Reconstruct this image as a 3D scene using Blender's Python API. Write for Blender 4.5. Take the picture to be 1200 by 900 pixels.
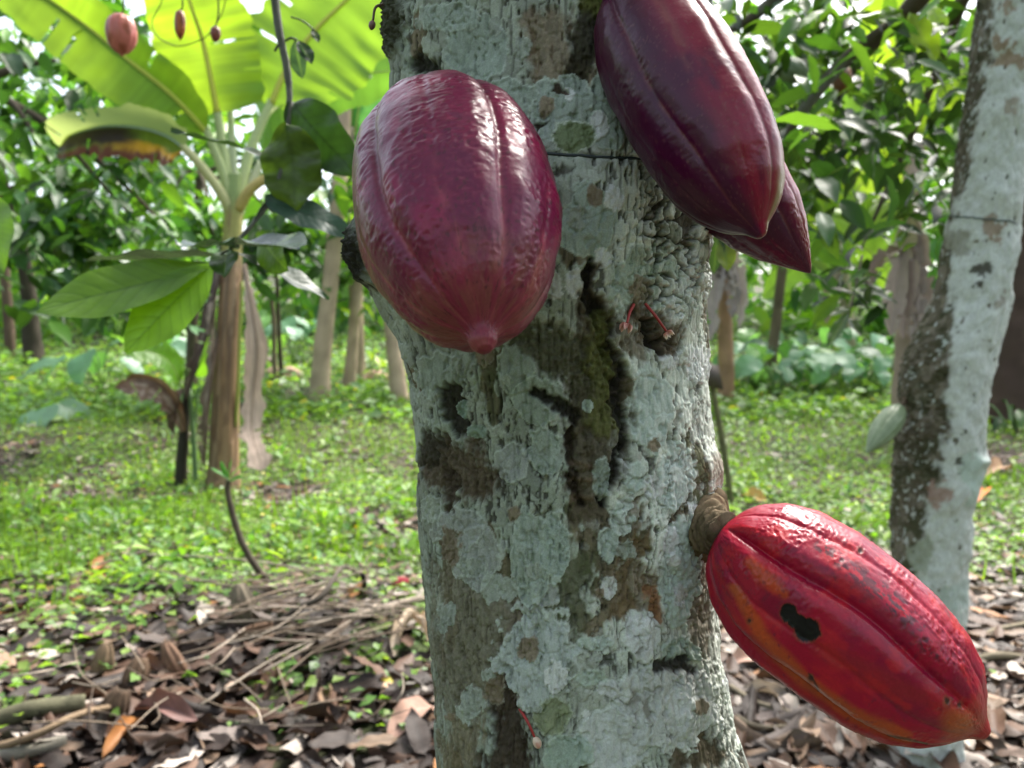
import bpy, math, random
import numpy as np
from mathutils import Vector, Matrix

random.seed(7)
rng = np.random.default_rng(7)
for o in list(bpy.data.objects):
    bpy.data.objects.remove(o)
scene = bpy.context.scene
COL = scene.collection

# ------------------------------------------------------------------ camera, sky, sun, exposure
FPX = 906.0                                  # focal length in photograph pixels (1200 wide)
PITCH = math.atan(50 / FPX)
CAM = np.array([0.0, 0.0, 1.2])
cd = bpy.data.cameras.new("camera")
cd.sensor_width = 36.0
cd.lens = 36.0 * FPX / 1200.0
cd.clip_start = 0.02
cd.clip_end = 500
cd.dof.use_dof = True
cd.dof.focus_distance = 0.435
cd.dof.aperture_fstop = 10.5
cam = bpy.data.objects.new("camera", cd)
COL.objects.link(cam)
cam.location = CAM
cam.rotation_euler = (math.pi / 2 - PITCH, 0, 0)
scene.camera = cam

SUN_EL, SUN_AZ = math.radians(56), math.radians(38)     # azimuth from +Y towards +X
w = bpy.data.worlds.new("World")
scene.world = w
w.use_nodes = True
nt = w.node_tree
bg = nt.nodes["Background"]
sky = nt.nodes.new("ShaderNodeTexSky")
sky.sky_type = 'NISHITA'
sky.sun_disc = False
sky.sun_elevation = SUN_EL
sky.sun_rotation = SUN_AZ
sky.air_density = 1.0
sky.dust_density = 4.0
hs = nt.nodes.new("ShaderNodeHueSaturation")
hs.inputs['Saturation'].default_value = 0.5
nt.links.new(sky.outputs[0], hs.inputs['Color'])
nt.links.new(hs.outputs[0], bg.inputs['Color'])
bg.inputs['Strength'].default_value = 0.15
sd = bpy.data.lights.new("sun", 'SUN')
sd.energy = 2.7
sd.angle = math.radians(25)
sd.color = (1.0, 0.96, 0.88)
sun = bpy.data.objects.new("sun", sd)
COL.objects.link(sun)
sdir = Vector((math.sin(SUN_AZ) * math.cos(SUN_EL), math.cos(SUN_AZ) * math.cos(SUN_EL), math.sin(SUN_EL)))
sun.rotation_euler = sdir.to_track_quat('Z', 'Y').to_euler()
scene.view_settings.view_transform = 'Standard'
scene.view_settings.look = 'None'
scene.view_settings.gamma = 1
scene.view_settings.use_curve_mapping = False
scene.view_settings.exposure = 1.7
try:
    scene.cycles.max_bounces = 8
    scene.cycles.transmission_bounces = 6
    scene.cycles.diffuse_bounces = 5
    scene.cycles.use_denoising = True
except Exception:
    pass

# ------------------------------------------------------------------ projection helpers
FWD = np.array([0, math.cos(PITCH), -math.sin(PITCH)])
UPV = np.array([0, math.sin(PITCH), math.cos(PITCH)])
RGT = np.array([1.0, 0, 0])


def at(px, py, d):
    return CAM + d * (FWD + RGT * ((px - 600) / FPX) + UPV * ((450 - py) / FPX))


def project(V):
    R = V - CAM
    d = R @ FWD
    return 600 + FPX * (R @ RGT) / d, 450 - FPX * (R @ UPV) / d, d


def ground_at(px, py, h=0.0):
    """where the line of sight through a pixel meets the uneven ground (raised by h)"""
    d = np.geomspace(.8, 70, 900)
    P = at(px, py, d[:, None])
    below = P[:, 2] < gz(P[:, 0], P[:, 1]) + h
    i = int(np.argmax(below)) if below.any() else len(d) - 1
    lo, hi = d[max(i - 1, 0)], d[i]
    for _ in range(30):
        m = (lo + hi) / 2
        p = at(px, py, m)
        if p[2] < float(gz(p[0], p[1])) + h: hi = m
        else: lo = m
    p = at(px, py, hi)
    p[2] = float(gz(p[0], p[1])) + h
    return p


# ------------------------------------------------------------------ noise
def _hash(ix, iy, seed):
    n = (ix.astype(np.int64) * 374761393 + iy.astype(np.int64) * 668265263 + seed * 974634777) & 0xFFFFFFFF
    n = ((n ^ (n >> 13)) * 1274126177) & 0xFFFFFFFF
    n = n ^ (n >> 16)
    return (n & 0xFFFFFF) / float(0xFFFFFF)


def vnoise(x, y, seed=0):
    x = np.asarray(x, float); y = np.asarray(y, float)
    ix = np.floor(x); iy = np.floor(y)
    fx = x - ix; fy = y - iy
    fx = fx * fx * fx * (fx * (fx * 6 - 15) + 10); fy = fy * fy * fy * (fy * (fy * 6 - 15) + 10)
    a = _hash(ix, iy, seed); b = _hash(ix + 1, iy, seed)
    c = _hash(ix, iy + 1, seed); d = _hash(ix + 1, iy + 1, seed)
    return (a + (b - a) * fx) * (1 - fy) + (c + (d - c) * fx) * fy


def fbm(x, y, octv=4, seed=0, gain=.5):
    s = 0; a = 1.0; t = 0
    for k in range(octv):
        s = s + a * vnoise(x * 2 ** k + 17.3 * k, y * 2 ** k + 5.1 * k, seed + k)
        t += a; a *= gain
    return s / t


def cells(x, y, seed=0):
    ix = np.floor(x); iy = np.floor(y)
    F1 = np.full(x.shape, 9.0); F2 = np.full(x.shape, 9.0); ID = np.zeros(x.shape)
    for dx in (-1, 0, 1):
        for dy in (-1, 0, 1):
            cx = ix + dx; cy = iy + dy
            jx = cx + _hash(cx, cy, seed); jy = cy + _hash(cx, cy, seed + 1)
            d = np.hypot(x - jx, y - jy)
            h = _hash(cx, cy, seed + 2)
            near = d < F1
            F2 = np.where(near, F1, np.minimum(F2, d))
            ID = np.where(near, h, ID)
            F1 = np.where(near, d, F1)
    return F1, F2, ID


def sstep(a, b, x):
    t = np.clip((x - a) / (b - a), 0, 1)
    return t * t * (3 - 2 * t)


def mixc(C, c, m):
    return C + (np.asarray(c, float) - C) * m[..., None]


SLOPE = .105                                # the clearing rises gently away from the camera


def gz(x, y):
    """height of the ground"""
    x = np.asarray(x, float); y = np.asarray(y, float)
    mound = .11 * np.exp(-(((x + .95) / .75) ** 2 + ((y - 3.1) / .55) ** 2))
    return (fbm(x / 1.7 + 40, y / 1.7 + 9, 3, 91) - .5) * .09 * sstep(1.0, 2.5, np.hypot(x, y)) + mound + SLOPE * np.maximum(np.sqrt((np.maximum(y, 0) - 6.0) ** 2 * (y > 6) + 1.0) - 1.0, 0)


# ------------------------------------------------------------------ object helpers
def thing(name, label, cat, loc=(0, 0, 0), group=None):
    o = bpy.data.objects.new(name, None)
    o.empty_display_size = .05
    COL.objects.link(o)
    o.location = Vector([float(a) for a in loc])
    o['label'] = label
    o['category'] = cat
    if group:
        o['group'] = group
    return o


def tag(o, label=None, cat=None, group=None, kind=None):
    if label: o['label'] = label
    if cat: o['category'] = cat
    if group: o['group'] = group
    if kind: o['kind'] = kind
    return o


def base_of(parent):
    p = np.zeros(3)
    while parent is not None:
        p = p + np.array(parent.location)
        parent = parent.parent
    return p


def make_mesh(name, V, F, mat, col=None, smooth=True, rough=None):
    V = np.ascontiguousarray(V, dtype=np.float32).reshape(-1, 3)
    Fs = F if isinstance(F, list) else [F]
    Fs = [np.asarray(f, dtype=np.int32) for f in Fs if len(f)]
    me = bpy.data.meshes.new(name)
    me.vertices.add(len(V))
    me.vertices.foreach_set('co', V.ravel())
    nl = sum(f.size for f in Fs); nf = sum(len(f) for f in Fs)
    me.loops.add(nl)
    me.loops.foreach_set('vertex_index', np.concatenate([f.ravel() for f in Fs]))
    me.polygons.add(nf)
    tot = np.concatenate([np.full(len(f), f.shape[1], np.int32) for f in Fs])
    st = np.concatenate([[0], np.cumsum(tot)[:-1]]).astype(np.int32)
    me.polygons.foreach_set('loop_start', st)
    try:
        me.polygons.foreach_set('loop_total', tot)
    except Exception:
        pass
    me.update(calc_edges=True)
    me.validate()
    if smooth:
        me.polygons.foreach_set('use_smooth', np.ones(nf, dtype=bool))
    a = me.attributes.new('Col', 'FLOAT_COLOR', 'POINT')
    c = np.ones((len(V), 4), np.float32)
    if col is not None:
        col = np.asarray(col, np.float32)
        c[:, :3] = col.reshape(-1, 3) if col.size > 3 else col.reshape(1, 3)
    a.data.foreach_set('color', c.ravel())
    if rough is not None:
        a = me.attributes.new('Rough', 'FLOAT', 'POINT')
        a.data.foreach_set('value', np.asarray(rough, np.float32).ravel())
    if mat:
        me.materials.append(mat)
    return me


def mobj(name, V, F, mat, parent=None, col=None, smooth=True, rough=None):
    """one mesh object from world-space vertices; its origin is its parent's"""
    V = np.asarray(V, float).reshape(-1, 3)
    if parent is not None:
        V = V - base_of(parent)
        me = make_mesh(name, V, F, mat, col, smooth, rough)
        o = bpy.data.objects.new(name, me)
        COL.objects.link(o)
        o.parent = parent
    else:
        c = V.mean(0); c[2] = V[:, 2].min()
        me = make_mesh(name, V - c, F, mat, col, smooth, rough)
        o = bpy.data.objects.new(name, me)
        COL.objects.link(o)
        o.location = Vector(c.tolist())
    return o


def grid_faces(nr, nc, wrap=False):
    i = np.arange(nr - 1)[:, None]; j = np.arange(nc if wrap else nc - 1)[None, :]
    j2 = (j + 1) % nc
    return np.stack([i * nc + j, i * nc + j2, (i + 1) * nc + j2, (i + 1) * nc + j], -1).reshape(-1, 4)


def norm(v):
    v = np.asarray(v, float)
    return v / (np.linalg.norm(v, axis=-1, keepdims=True) + 1e-12)


def curve(pts, n):
    """Catmull-Rom through pts (k x m)"""
    P = np.asarray(pts, float)
    P = np.vstack([2 * P[0] - P[1], P, 2 * P[-1] - P[-2]])
    k = len(P) - 3
    t = np.linspace(0, k - 1e-6, n)
    i = t.astype(int); f = (t - i)[:, None]
    p0, p1, p2, p3 = P[i], P[i + 1], P[i + 2], P[i + 3]
    return .5 * (2 * p1 + (p2 - p0) * f + (2 * p0 - 5 * p1 + 4 * p2 - p3) * f ** 2 + (3 * p1 - p0 - 3 * p2 + p3) * f ** 3)


def tube(pts, radii, ns=8, cap=True, rough=0, seed=0):
    P = np.asarray(pts, float); n = len(P)
    R = np.broadcast_to(np.asarray(radii, float), (n,))
    T = norm(np.gradient(P, axis=0))
    a = np.array([0, 0, 1.0]) if abs(T[0][2]) < .9 else np.array([1.0, 0, 0])
    A = np.zeros((n, 3))
    for k in range(n):
        a = norm(a - T[k] * (a @ T[k])); A[k] = a
    B = np.cross(T, A)
    th = np.linspace(0, 2 * np.pi, ns, endpoint=False)
    rr = R[:, None] * np.ones(ns)
    if rough:
        tt = np.arange(n)[:, None] * np.ones(ns)
        rr = rr * (1 + rough * (fbm(np.cos(th)[None] * 1.5 + tt * .35, np.sin(th)[None] * 1.5 + tt * .22, 3, seed) - .5) * 2)
    V = P[:, None] + rr[..., None] * (np.cos(th)[None, :, None] * A[:, None] + np.sin(th)[None, :, None] * B[:, None])
    V = V.reshape(-1, 3)
    F = grid_faces(n, ns, True)
    if cap:
        V = np.vstack([V, P[:1], P[-1:]])
        j = np.arange(ns); c0 = n * ns; c1 = c0 + 1
        T1 = np.stack([(j + 1) % ns, j, np.full(ns, c0)], -1)
        T2 = np.stack([(n - 1) * ns + j, (n - 1) * ns + (j + 1) % ns, np.full(ns, c1)], -1)
        return V, [F, np.vstack([T1, T2])]
    return V, [F]


def join(parts):
    Vs, Q, Tt, Cs = [], [], [], []
    off = 0
    for V, Fl, c in parts:
        Vs.append(V)
        for f in (Fl if isinstance(Fl, list) else [Fl]):
            (Q if f.shape[1] == 4 else Tt).append(np.asarray(f) + off)
        c = np.asarray(c, float)
        Cs.append(np.broadcast_to(c, (len(V), 3)))
        off += len(V)
    F = []
    if Q: F.append(np.vstack(Q))
    if Tt: F.append(np.vstack(Tt))
    return np.vstack(Vs), F, np.vstack(Cs)


# ------------------------------------------------------------------ materials
def nodes_of(name):
    m = bpy.data.materials.new(name)
    m.use_nodes = True
    t = m.node_tree
    return m, t, t.nodes["Principled BSDF"], t.nodes["Material Output"]


def attr(t, name='Col'):
    a = t.nodes.new("ShaderNodeAttribute"); a.attribute_name = name
    return a


def noise_node(t, scale, detail=4, rough=.6, coord='Object', stretch=None):
    tc = t.nodes.new("ShaderNodeTexCoord")
    n = t.nodes.new("ShaderNodeTexNoise")
    n.inputs['Scale'].default_value = scale
    n.inputs['Detail'].default_value = detail
    n.inputs['Roughness'].default_value = rough
    src = tc.outputs[coord]
    if stretch:
        mp = t.nodes.new("ShaderNodeMapping"); mp.inputs['Scale'].default_value = stretch
        t.links.new(src, mp.inputs['Vector']); src = mp.outputs[0]
    t.links.new(src, n.inputs['Vector'])
    return n


def scale_color(t, csock, fsock, lo, hi):
    """colour * map(fac, lo..hi)"""
    mr = t.nodes.new("ShaderNodeMapRange")
    mr.inputs['To Min'].default_value = lo; mr.inputs['To Max'].default_value = hi
    t.links.new(fsock, mr.inputs['Value'])
    vm = t.nodes.new("ShaderNodeVectorMath"); vm.operation = 'SCALE'
    t.links.new(csock, vm.inputs[0]); t.links.new(mr.outputs[0], vm.inputs['Scale'])
    return vm.outputs[0]


def bump(t, p, hsock, strength, dist):
    b = t.nodes.new("ShaderNodeBump")
    b.inputs['Strength'].default_value = strength
    b.inputs['Distance'].default_value = dist
    t.links.new(hsock, b.inputs['Height'])
    t.links.new(b.outputs[0], p.inputs['Normal'])
    return b


def mat_bark(name, scale=1.0, spec=.25):
    m, t, p, out = nodes_of(name)
    a = attr(t)
    n = noise_node(t, 900 / scale, 5, .7)
    c = scale_color(t, a.outputs['Color'], n.outputs['Fac'], .55, 1.45)
    t.links.new(c, p.inputs['Base Color'])
    p.inputs['Roughness'].default_value = .9
    p.inputs['Specular IOR Level'].default_value = spec
    n2 = noise_node(t, 520 / scale, 6, .75, stretch=(1, 1, .45))
    bump(t, p, n2.outputs['Fac'], .55, .0016 * scale)
    return m


def mat_pod(name, coat=.22):
    m, t, p, out = nodes_of(name)
    a = attr(t); r = attr(t, 'Rough')
    n = noise_node(t, 700, 5, .7)
    c = scale_color(t, a.outputs['Color'], n.outputs['Fac'], .72, 1.28)
    t.links.new(c, p.inputs['Base Color'])
    t.links.new(r.outputs['Fac'], p.inputs['Roughness'])
    p.inputs['Specular IOR Level'].default_value = .22
    p.inputs['Coat Weight'].default_value = coat
    p.inputs['Coat Roughness'].default_value = .2
    n2 = noise_node(t, 420, 5, .65)
    bump(t, p, n2.outputs['Fac'], .16, .0009)
    return m


def mat_leaf(name, trans=(1.9, 2.1, .55), fac=.4, rough=.38, var=.35, bumps=0):
    m, t, p, out = nodes_of(name)
    a = attr(t)
    oi = t.nodes.new("ShaderNodeObjectInfo")
    c = scale_color(t, a.outputs['Color'], oi.outputs['Random'], 1 - var, 1 + var)
    t.links.new(c, p.inputs['Base Color'])
    p.inputs['Roughness'].default_value = rough
    p.inputs['Specular IOR Level'].default_value = .4
    vm = t.nodes.new("ShaderNodeVectorMath"); vm.operation = 'MULTIPLY'
    t.links.new(c, vm.inputs[0]); vm.inputs[1].default_value = trans
    tr = t.nodes.new("ShaderNodeBsdfTranslucent")
    t.links.new(vm.outputs[0], tr.inputs['Color'])
    mx = t.nodes.new("ShaderNodeMixShader"); mx.inputs[0].default_value = fac
    t.links.new(p.outputs[0], mx.inputs[1]); t.links.new(tr.outputs[0], mx.inputs[2])
    t.links.new(mx.outputs[0], out.inputs['Surface'])
    if bumps:
        n = noise_node(t, bumps, 3, .6)
        bump(t, p, n.outputs['Fac'], .5, .15 / bumps)
    return m


def mat_plain(name, rough=.8, var=.3, nscale=60, lo=.7, hi=1.3, spec=.3, metal=0):
    m, t, p, out = nodes_of(name)
    a = attr(t)
    oi = t.nodes.new("ShaderNodeObjectInfo")
    c = scale_color(t, a.outputs['Color'], oi.outputs['Random'], 1 - var, 1 + var)
    n = noise_node(t, nscale, 5, .65)
    c = scale_color(t, c, n.outputs['Fac'], lo, hi)
    t.links.new(c, p.inputs['Base Color'])
    p.inputs['Roughness'].default_value = rough
    p.inputs['Specular IOR Level'].default_value = spec
    p.inputs['Metallic'].default_value = metal
    bump(t, p, n.outputs['Fac'], .5, .3 / nscale)
    return m


M_BARK = mat_bark("lichen_bark")
M_BARK2 = mat_bark("lichen_bark_coarse", 4.0)
M_POD = mat_pod("pod_skin")
M_LEAF = mat_leaf("cocoa_leaf", bumps=40)
M_LEAFG = mat_leaf("glossy_leaf", fac=.32, rough=.42)
M_BANANA = mat_leaf("banana_leaf", trans=(2.35, 2.0, .6), fac=.58, rough=.42, var=.1)
M_COVER = mat_leaf("ground_cover_leaf", trans=(1.8, 1.8, .6), fac=.4, rough=.45, var=0)
M_DRY = mat_leaf("dry_leaf", trans=(1.1, .95, .7), fac=.12, rough=.6, var=.35, bumps=60)
M_WOOD = mat_plain("dry_wood", .85, .35, 70)
M_STALK = mat_plain("woody_stalk", .9, .1, 420, .45, 1.5)
M_STEM = mat_plain("green_stem", .55, .15, 50)
M_WIRE = mat_plain("dark_wire", .5, 0, 200, spec=.5)
M_FLOWER = mat_plain("flower_tissue", .5, .05, 500, .85, 1.15, spec=.4)
M_PLATE = mat_plain("dark_plate", .6, 0, 40, spec=.4)
M_STONE = mat_plain("field_stone", .9, .2, 25)

# ------------------------------------------------------------------ ground
def build_ground():
    xs = np.concatenate([-np.geomspace(90, 4.2, 30), np.linspace(-4, 4, 130), np.geomspace(4.2, 90, 30)])
    ys = np.concatenate([np.linspace(-3, 8, 170), np.geomspace(8.2, 110, 45)])
    X, Y = np.meshgrid(xs, ys)
    Z = gz(X, Y) + (fbm(X / .16, Y / .16, 3, 5) - .5) * .018
    V = np.stack([X, Y, Z - .004], -1).reshape(-1, 3)
    m, t, p, out = nodes_of("soil")
    n = noise_node(t, 6, 8, .65); n2 = noise_node(t, .9, 4, .6)
    cr = t.nodes.new("ShaderNodeValToRGB")
    e = cr.color_ramp.elements
    e[0].position = .3; e[0].color = (.018, .012, .008, 1)
    e[1].position = .75; e[1].color = (.085, .058, .04, 1)
    t.links.new(n.outputs['Fac'], cr.inputs[0])
    mx = t.nodes.new("ShaderNodeMixRGB")
    mr = t.nodes.new("ShaderNodeMapRange")
    mr.inputs['From Min'].default_value = .42; mr.inputs['From Max'].default_value = .62
    mr.inputs['To Max'].default_value = .75
    t.links.new(n2.outputs['Fac'], mr.inputs['Value'])
    t.links.new(mr.outputs[0], mx.inputs[0])
    t.links.new(cr.outputs[0], mx.inputs[1])
    mx.inputs[2].default_value = (.045, .075, .018, 1)
    t.links.new(mx.outputs[0], p.inputs['Base Color'])
    p.inputs['Roughness'].default_value = .95
    bump(t, p, n.outputs['Fac'], .8, .03)
    o = mobj("ground", V, grid_faces(len(ys), len(xs)), m)
    o['kind'] = 'structure'


build_ground()

# ------------------------------------------------------------------ main cocoa trunk
TD = 0.56                                    # depth of the trunk's axis
L_OUT = [(-60, 448), (0, 452), (60, 454), (130, 456), (200, 440), (262, 415), (300, 412), (335, 428), (370, 447), (400, 463),
         (450, 478), (500, 487), (550, 491), (600, 495), (700, 503), (800, 512), (900, 519), (960, 521)]
R_OUT = [(-60, 826), (0, 826), (100, 832), (180, 836), (262, 834), (300, 829), (350, 826), (400, 823), (450, 823), (500, 830), (540, 838),
         (580, 838), (640, 831), (700, 836), (750, 842), (800, 852), (850, 866), (880, 878), (900, 888), (960, 905)]
MIDX = 648.0


def polydist(PX, PY, pts):
    """min over segments of distance / local width"""
    best = np.full(PX.shape, 99.0)
    for (x0, y0, w0), (x1, y1, w1) in zip(pts[:-1], pts[1:]):
        dx, dy = x1 - x0, y1 - y0
        t = np.clip(((PX - x0) * dx + (PY - y0) * dy) / (dx * dx + dy * dy + 1e-9), 0, 1)
        d = np.hypot(PX - x0 - t * dx, PY - y0 - t * dy) / (w0 + t * (w1 - w0))
        best = np.minimum(best, d)
    return best


MAIN_BASE = None


def build_main_trunk():
    global MAIN_BASE
    zs = np.concatenate([np.linspace(0.0, .90, 40)[:-1], np.linspace(.90, 1.46, 720), np.linspace(1.46, 2.5, 40)[1:]])
    th_front = np.linspace(math.radians(-186), math.radians(6), 470)        # the side that faces the camera
    th_back = np.linspace(math.radians(6), math.radians(174), 42)[1:-1]
    th = np.concatenate([th_front, th_back])
    Z, TH = np.meshgrid(zs, th, indexing='ij')
    # picture row of each height, at the depth of the trunk's flanks
    rel = np.stack([np.zeros_like(zs), np.full_like(zs, TD), zs], -1) - CAM
    py = 450 - FPX * (rel @ UPV) / (rel @ FWD)
    dep = rel @ FWD
    pyc = np.clip(py, -60, 960)
    lo = np.interp(pyc, *np.array(L_OUT).T); ro = np.interp(pyc, *np.array(R_OUT).T)
    k = np.ones(9) / 9
    rl = dep * np.sin(np.arctan((MIDX - lo) / FPX)); rr = dep * np.sin(np.arctan((ro - MIDX) / FPX))
    flare = .07 * np.exp(-zs / .16)
    taper = np.interp(zs, [0, 1.5, 2.5], [1, 1, .72])
    rl = rl * taper + flare; rr = rr * taper + flare
    c, s = np.cos(TH), np.sin(TH)
    sm = sstep(-.35, .35, c)
    RX = rl[:, None] * (1 - sm) + rr[:, None] * sm
    RM = ((rl + rr) / 2)[:, None] * np.ones_like(TH)
    xm = TD * (MIDX - 600) / FPX
    X = xm + RX * c; Y = TD + RM * .98 * s
    V0 = np.stack([X, Y, Z], -1)
    N = np.stack([c / RX, s / RM, np.zeros_like(c)], -1); N = norm(N)
    PX, PY, _ = project(V0)
    S = TH * .113 / .0006                    # arc length in about a pixel's size
    T = -Z / .0006
    # --- base bark
    H = (fbm(S / 95, T / 150, 3, 1) - .5) * .010 + (fbm(S / 38, T / 60, 3, 2) - .5) * .0045
    H += (fbm(S / 7, T / 70, 3, 3) - .5) * .0018 + (fbm(S / 4, T / 9, 2, 4) - .5) * .0009
    C = np.zeros(V0.shape) + np.array([.105, .088, .055])
    C = mixc(C, (.20, .165, .11), sstep(.35, .75, fbm(S / 8, T / 45, 4, 6)))
    C = mixc(C, (.075, .095, .045), .7 * sstep(.45, .7, fbm(S / 60, T / 80, 3, 7)))
    wx = PX + 26 * (fbm(S / 26, T / 26, 4, 8) - .5) + 8 * (fbm(S / 7, T / 7, 2, 9) - .5)
    wy = PY + 26 * (fbm(S / 26 + 50, T / 26, 4, 10) - .5) + 8 * (fbm(S / 7 + 50, T / 7, 2, 11) - .5)
    # --- crust of lichen: greener left of the scar, paler right; light from the right painted in too
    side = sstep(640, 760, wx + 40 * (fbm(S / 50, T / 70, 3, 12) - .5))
    F1, F2, ID = cells(wx / 30, wy / 40, 13)
    g1, g2, gid = cells(wx / 11 + 3, wy / 16, 16)
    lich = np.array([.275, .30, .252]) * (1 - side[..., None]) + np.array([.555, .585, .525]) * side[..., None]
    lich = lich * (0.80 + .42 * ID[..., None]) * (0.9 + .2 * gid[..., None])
    lich = mixc(lich, (.30, .36, .30), .5 * sstep(.5, .75, fbm(S / 40, T / 40, 4, 18)))
    cov = fbm(S / 46, T / 75, 5, 19)
    cm = sstep(.315, .350, cov + .05 * (fbm(S / 9, T / 14, 3, 20) - .5))
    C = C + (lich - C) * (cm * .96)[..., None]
    edge = np.exp(-((cov - .345) / .012) ** 2)
    C = mixc(C, (.45, .52, .44), edge * cm * .45)
    H += cm * .0008
    gap = (F2 - F1)
    H -= .0008 * np.exp(-(gap / .06) ** 2)
    # fibre pits and flecks
    pit = sstep(.66, .74, fbm(S / 5.5, T / 13, 3, 21) + .10 * (fbm(S / 40, T / 60, 2, 22) - .5))
    C = mixc(C, (.035, .03, .022), pit * .8); H -= pit * .0016
    pit2 = sstep(.69, .75, fbm(S / 3.2, T / 26, 2, 23))
    C = mixc(C, (.05, .045, .035), pit2 * .55); H -= pit2 * .0009
    f1, f2, fid = cells(wx / 24 + 9, wy / 110, 26)
    fis = np.exp(-((f2 - f1) / .035) ** 2) * sstep(.40, .55, fbm(S / 45 + 4, T / 60, 3, 27))
    C = mixc(C, (.06, .052, .038), fis * .75); H -= fis * .0014
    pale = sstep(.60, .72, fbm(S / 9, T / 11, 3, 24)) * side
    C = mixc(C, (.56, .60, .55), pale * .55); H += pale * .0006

    def thallus(px, py, rx, ry, h=1.0, col=(.36, .44, .37), seed=0, rag=.42, rim=.38, scale=13):
        nonlocal H, C
        q = np.hypot((PX - px) / rx, (PY - py) / ry)
        box = q < 2.0
        idx = np.where(box.any(1))[0]; jdx = np.where(box.any(0))[0]
        if not len(idx): return
        sl = (slice(idx[0], idx[-1] + 1), slice(jdx[0], jdx[-1] + 1))
        qq = q[sl] + rag * (fbm(S[sl] / scale + seed * 3.1, T[sl] / scale, 4, 30 + seed) - .5) * 2 * .8
        m = sstep(1.03, .97, qq)
        r = np.exp(-((qq - .95) / .045) ** 2)
        tone = .86 + .28 * fbm(S[sl] / 10 + seed, T[sl] / 14, 3, 31)
        C[sl] = C[sl] + (np.asarray(col) * tone[..., None] - C[sl]) * (m * .95)[..., None]
        C[sl] = mixc(C[sl], (.56, .62, .54), r * rim)
        sh = np.exp(-((qq - 1.07) / .05) ** 2)
        C[sl] = C[sl] * (1 - .0 * sh[..., None])
        H[sl] += m * h * .0004 * (.4 + .6 * np.clip(qq, 0, 1) ** 2) + r * h * .00025 - sh * h * .0003

    def hollow(pts, depth, col=(.03, .022, .014), rag=.5, warp=True, hard=.35, seed=0, amt=.95):
        nonlocal H, C
        q = polydist(wx if warp else PX, wy if warp else PY, pts)
        q = q + rag * (fbm(S / 15 + seed, T / 24, 4, 60 + seed) - .5) * 2 + .30 * (fbm(S / 4 + seed, T / 6, 3, 64 + seed) - .5) * 2
        m = sstep(1.0 + hard, 1.0 - hard, q)
        tone = .35 + .75 * fbm(S / 5 + seed, T / 14, 4, 61 + seed) + .55 * fbm(S / 3 + seed, T / 3.6, 3, 161 + seed)
        C[...] = C + (np.asarray(col) * tone[..., None] - C) * (m * amt)[..., None]
        H[...] += -depth * m * .72 + m * (fbm(S / 8, T / 12, 4, 62) - .5) * depth * .7 + m * (fbm(S / 3.5, T / 4.5, 3, 63) - .5) * min(.0032, .0012 + depth * .4)
        return m

    GL, PL = (.315, .335, .31), (.565, .58, .57)
    # bare brown areas
    hollow([(535, 690, 34), (560, 740, 58), (540, 800, 40)], .0008, (.155, .138, .095), .5, seed=1, amt=.85)
    hollow([(600, 715, 18), (612, 800, 26)], .0006, (.18, .145, .11), .55, seed=2, amt=.55)
    hollow([(742, 650, 20), (748, 700, 26), (735, 720, 14)], .0012, (.17, .12, .065), .6, seed=3, amt=.8)
    hollow([(770, 690, 7), (772, 720, 7)], .0008, (.24, .10, .035), .5, seed=4, amt=.8)
    hollow([(650, 620, 22), (665, 720, 20), (672, 760, 12)], .0007, (.14, .145, .10), .6, seed=5, amt=.55)
    hollow([(640, 45, 32), (650, 75, 26), (640, 90, 20)], .001, (.17, .12, .075), .5, seed=6, amt=.75)
    hollow([(700, 10, 16), (690, 55, 20), (676, 90, 12)], .004, (.035, .03, .016), .5, seed=7)
    hollow([(820, 655, 8), (815, 700, 12), (818, 760, 11)], .0015, (.20, .165, .12), .4, seed=8, amt=.8)
    hollow([(588, 800, 10), (590, 850, 20), (600, 905, 28)], .004, (.045, .03, .018), .5, seed=9)
    hollow([(540, 850, 18), (538, 905, 26)], .0012, (.16, .13, .075), .5, seed=10, amt=.8)
    hollow([(815, 880, 24), (845, 890, 16)], .002, (.10, .075, .045), .4, seed=11)
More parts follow.
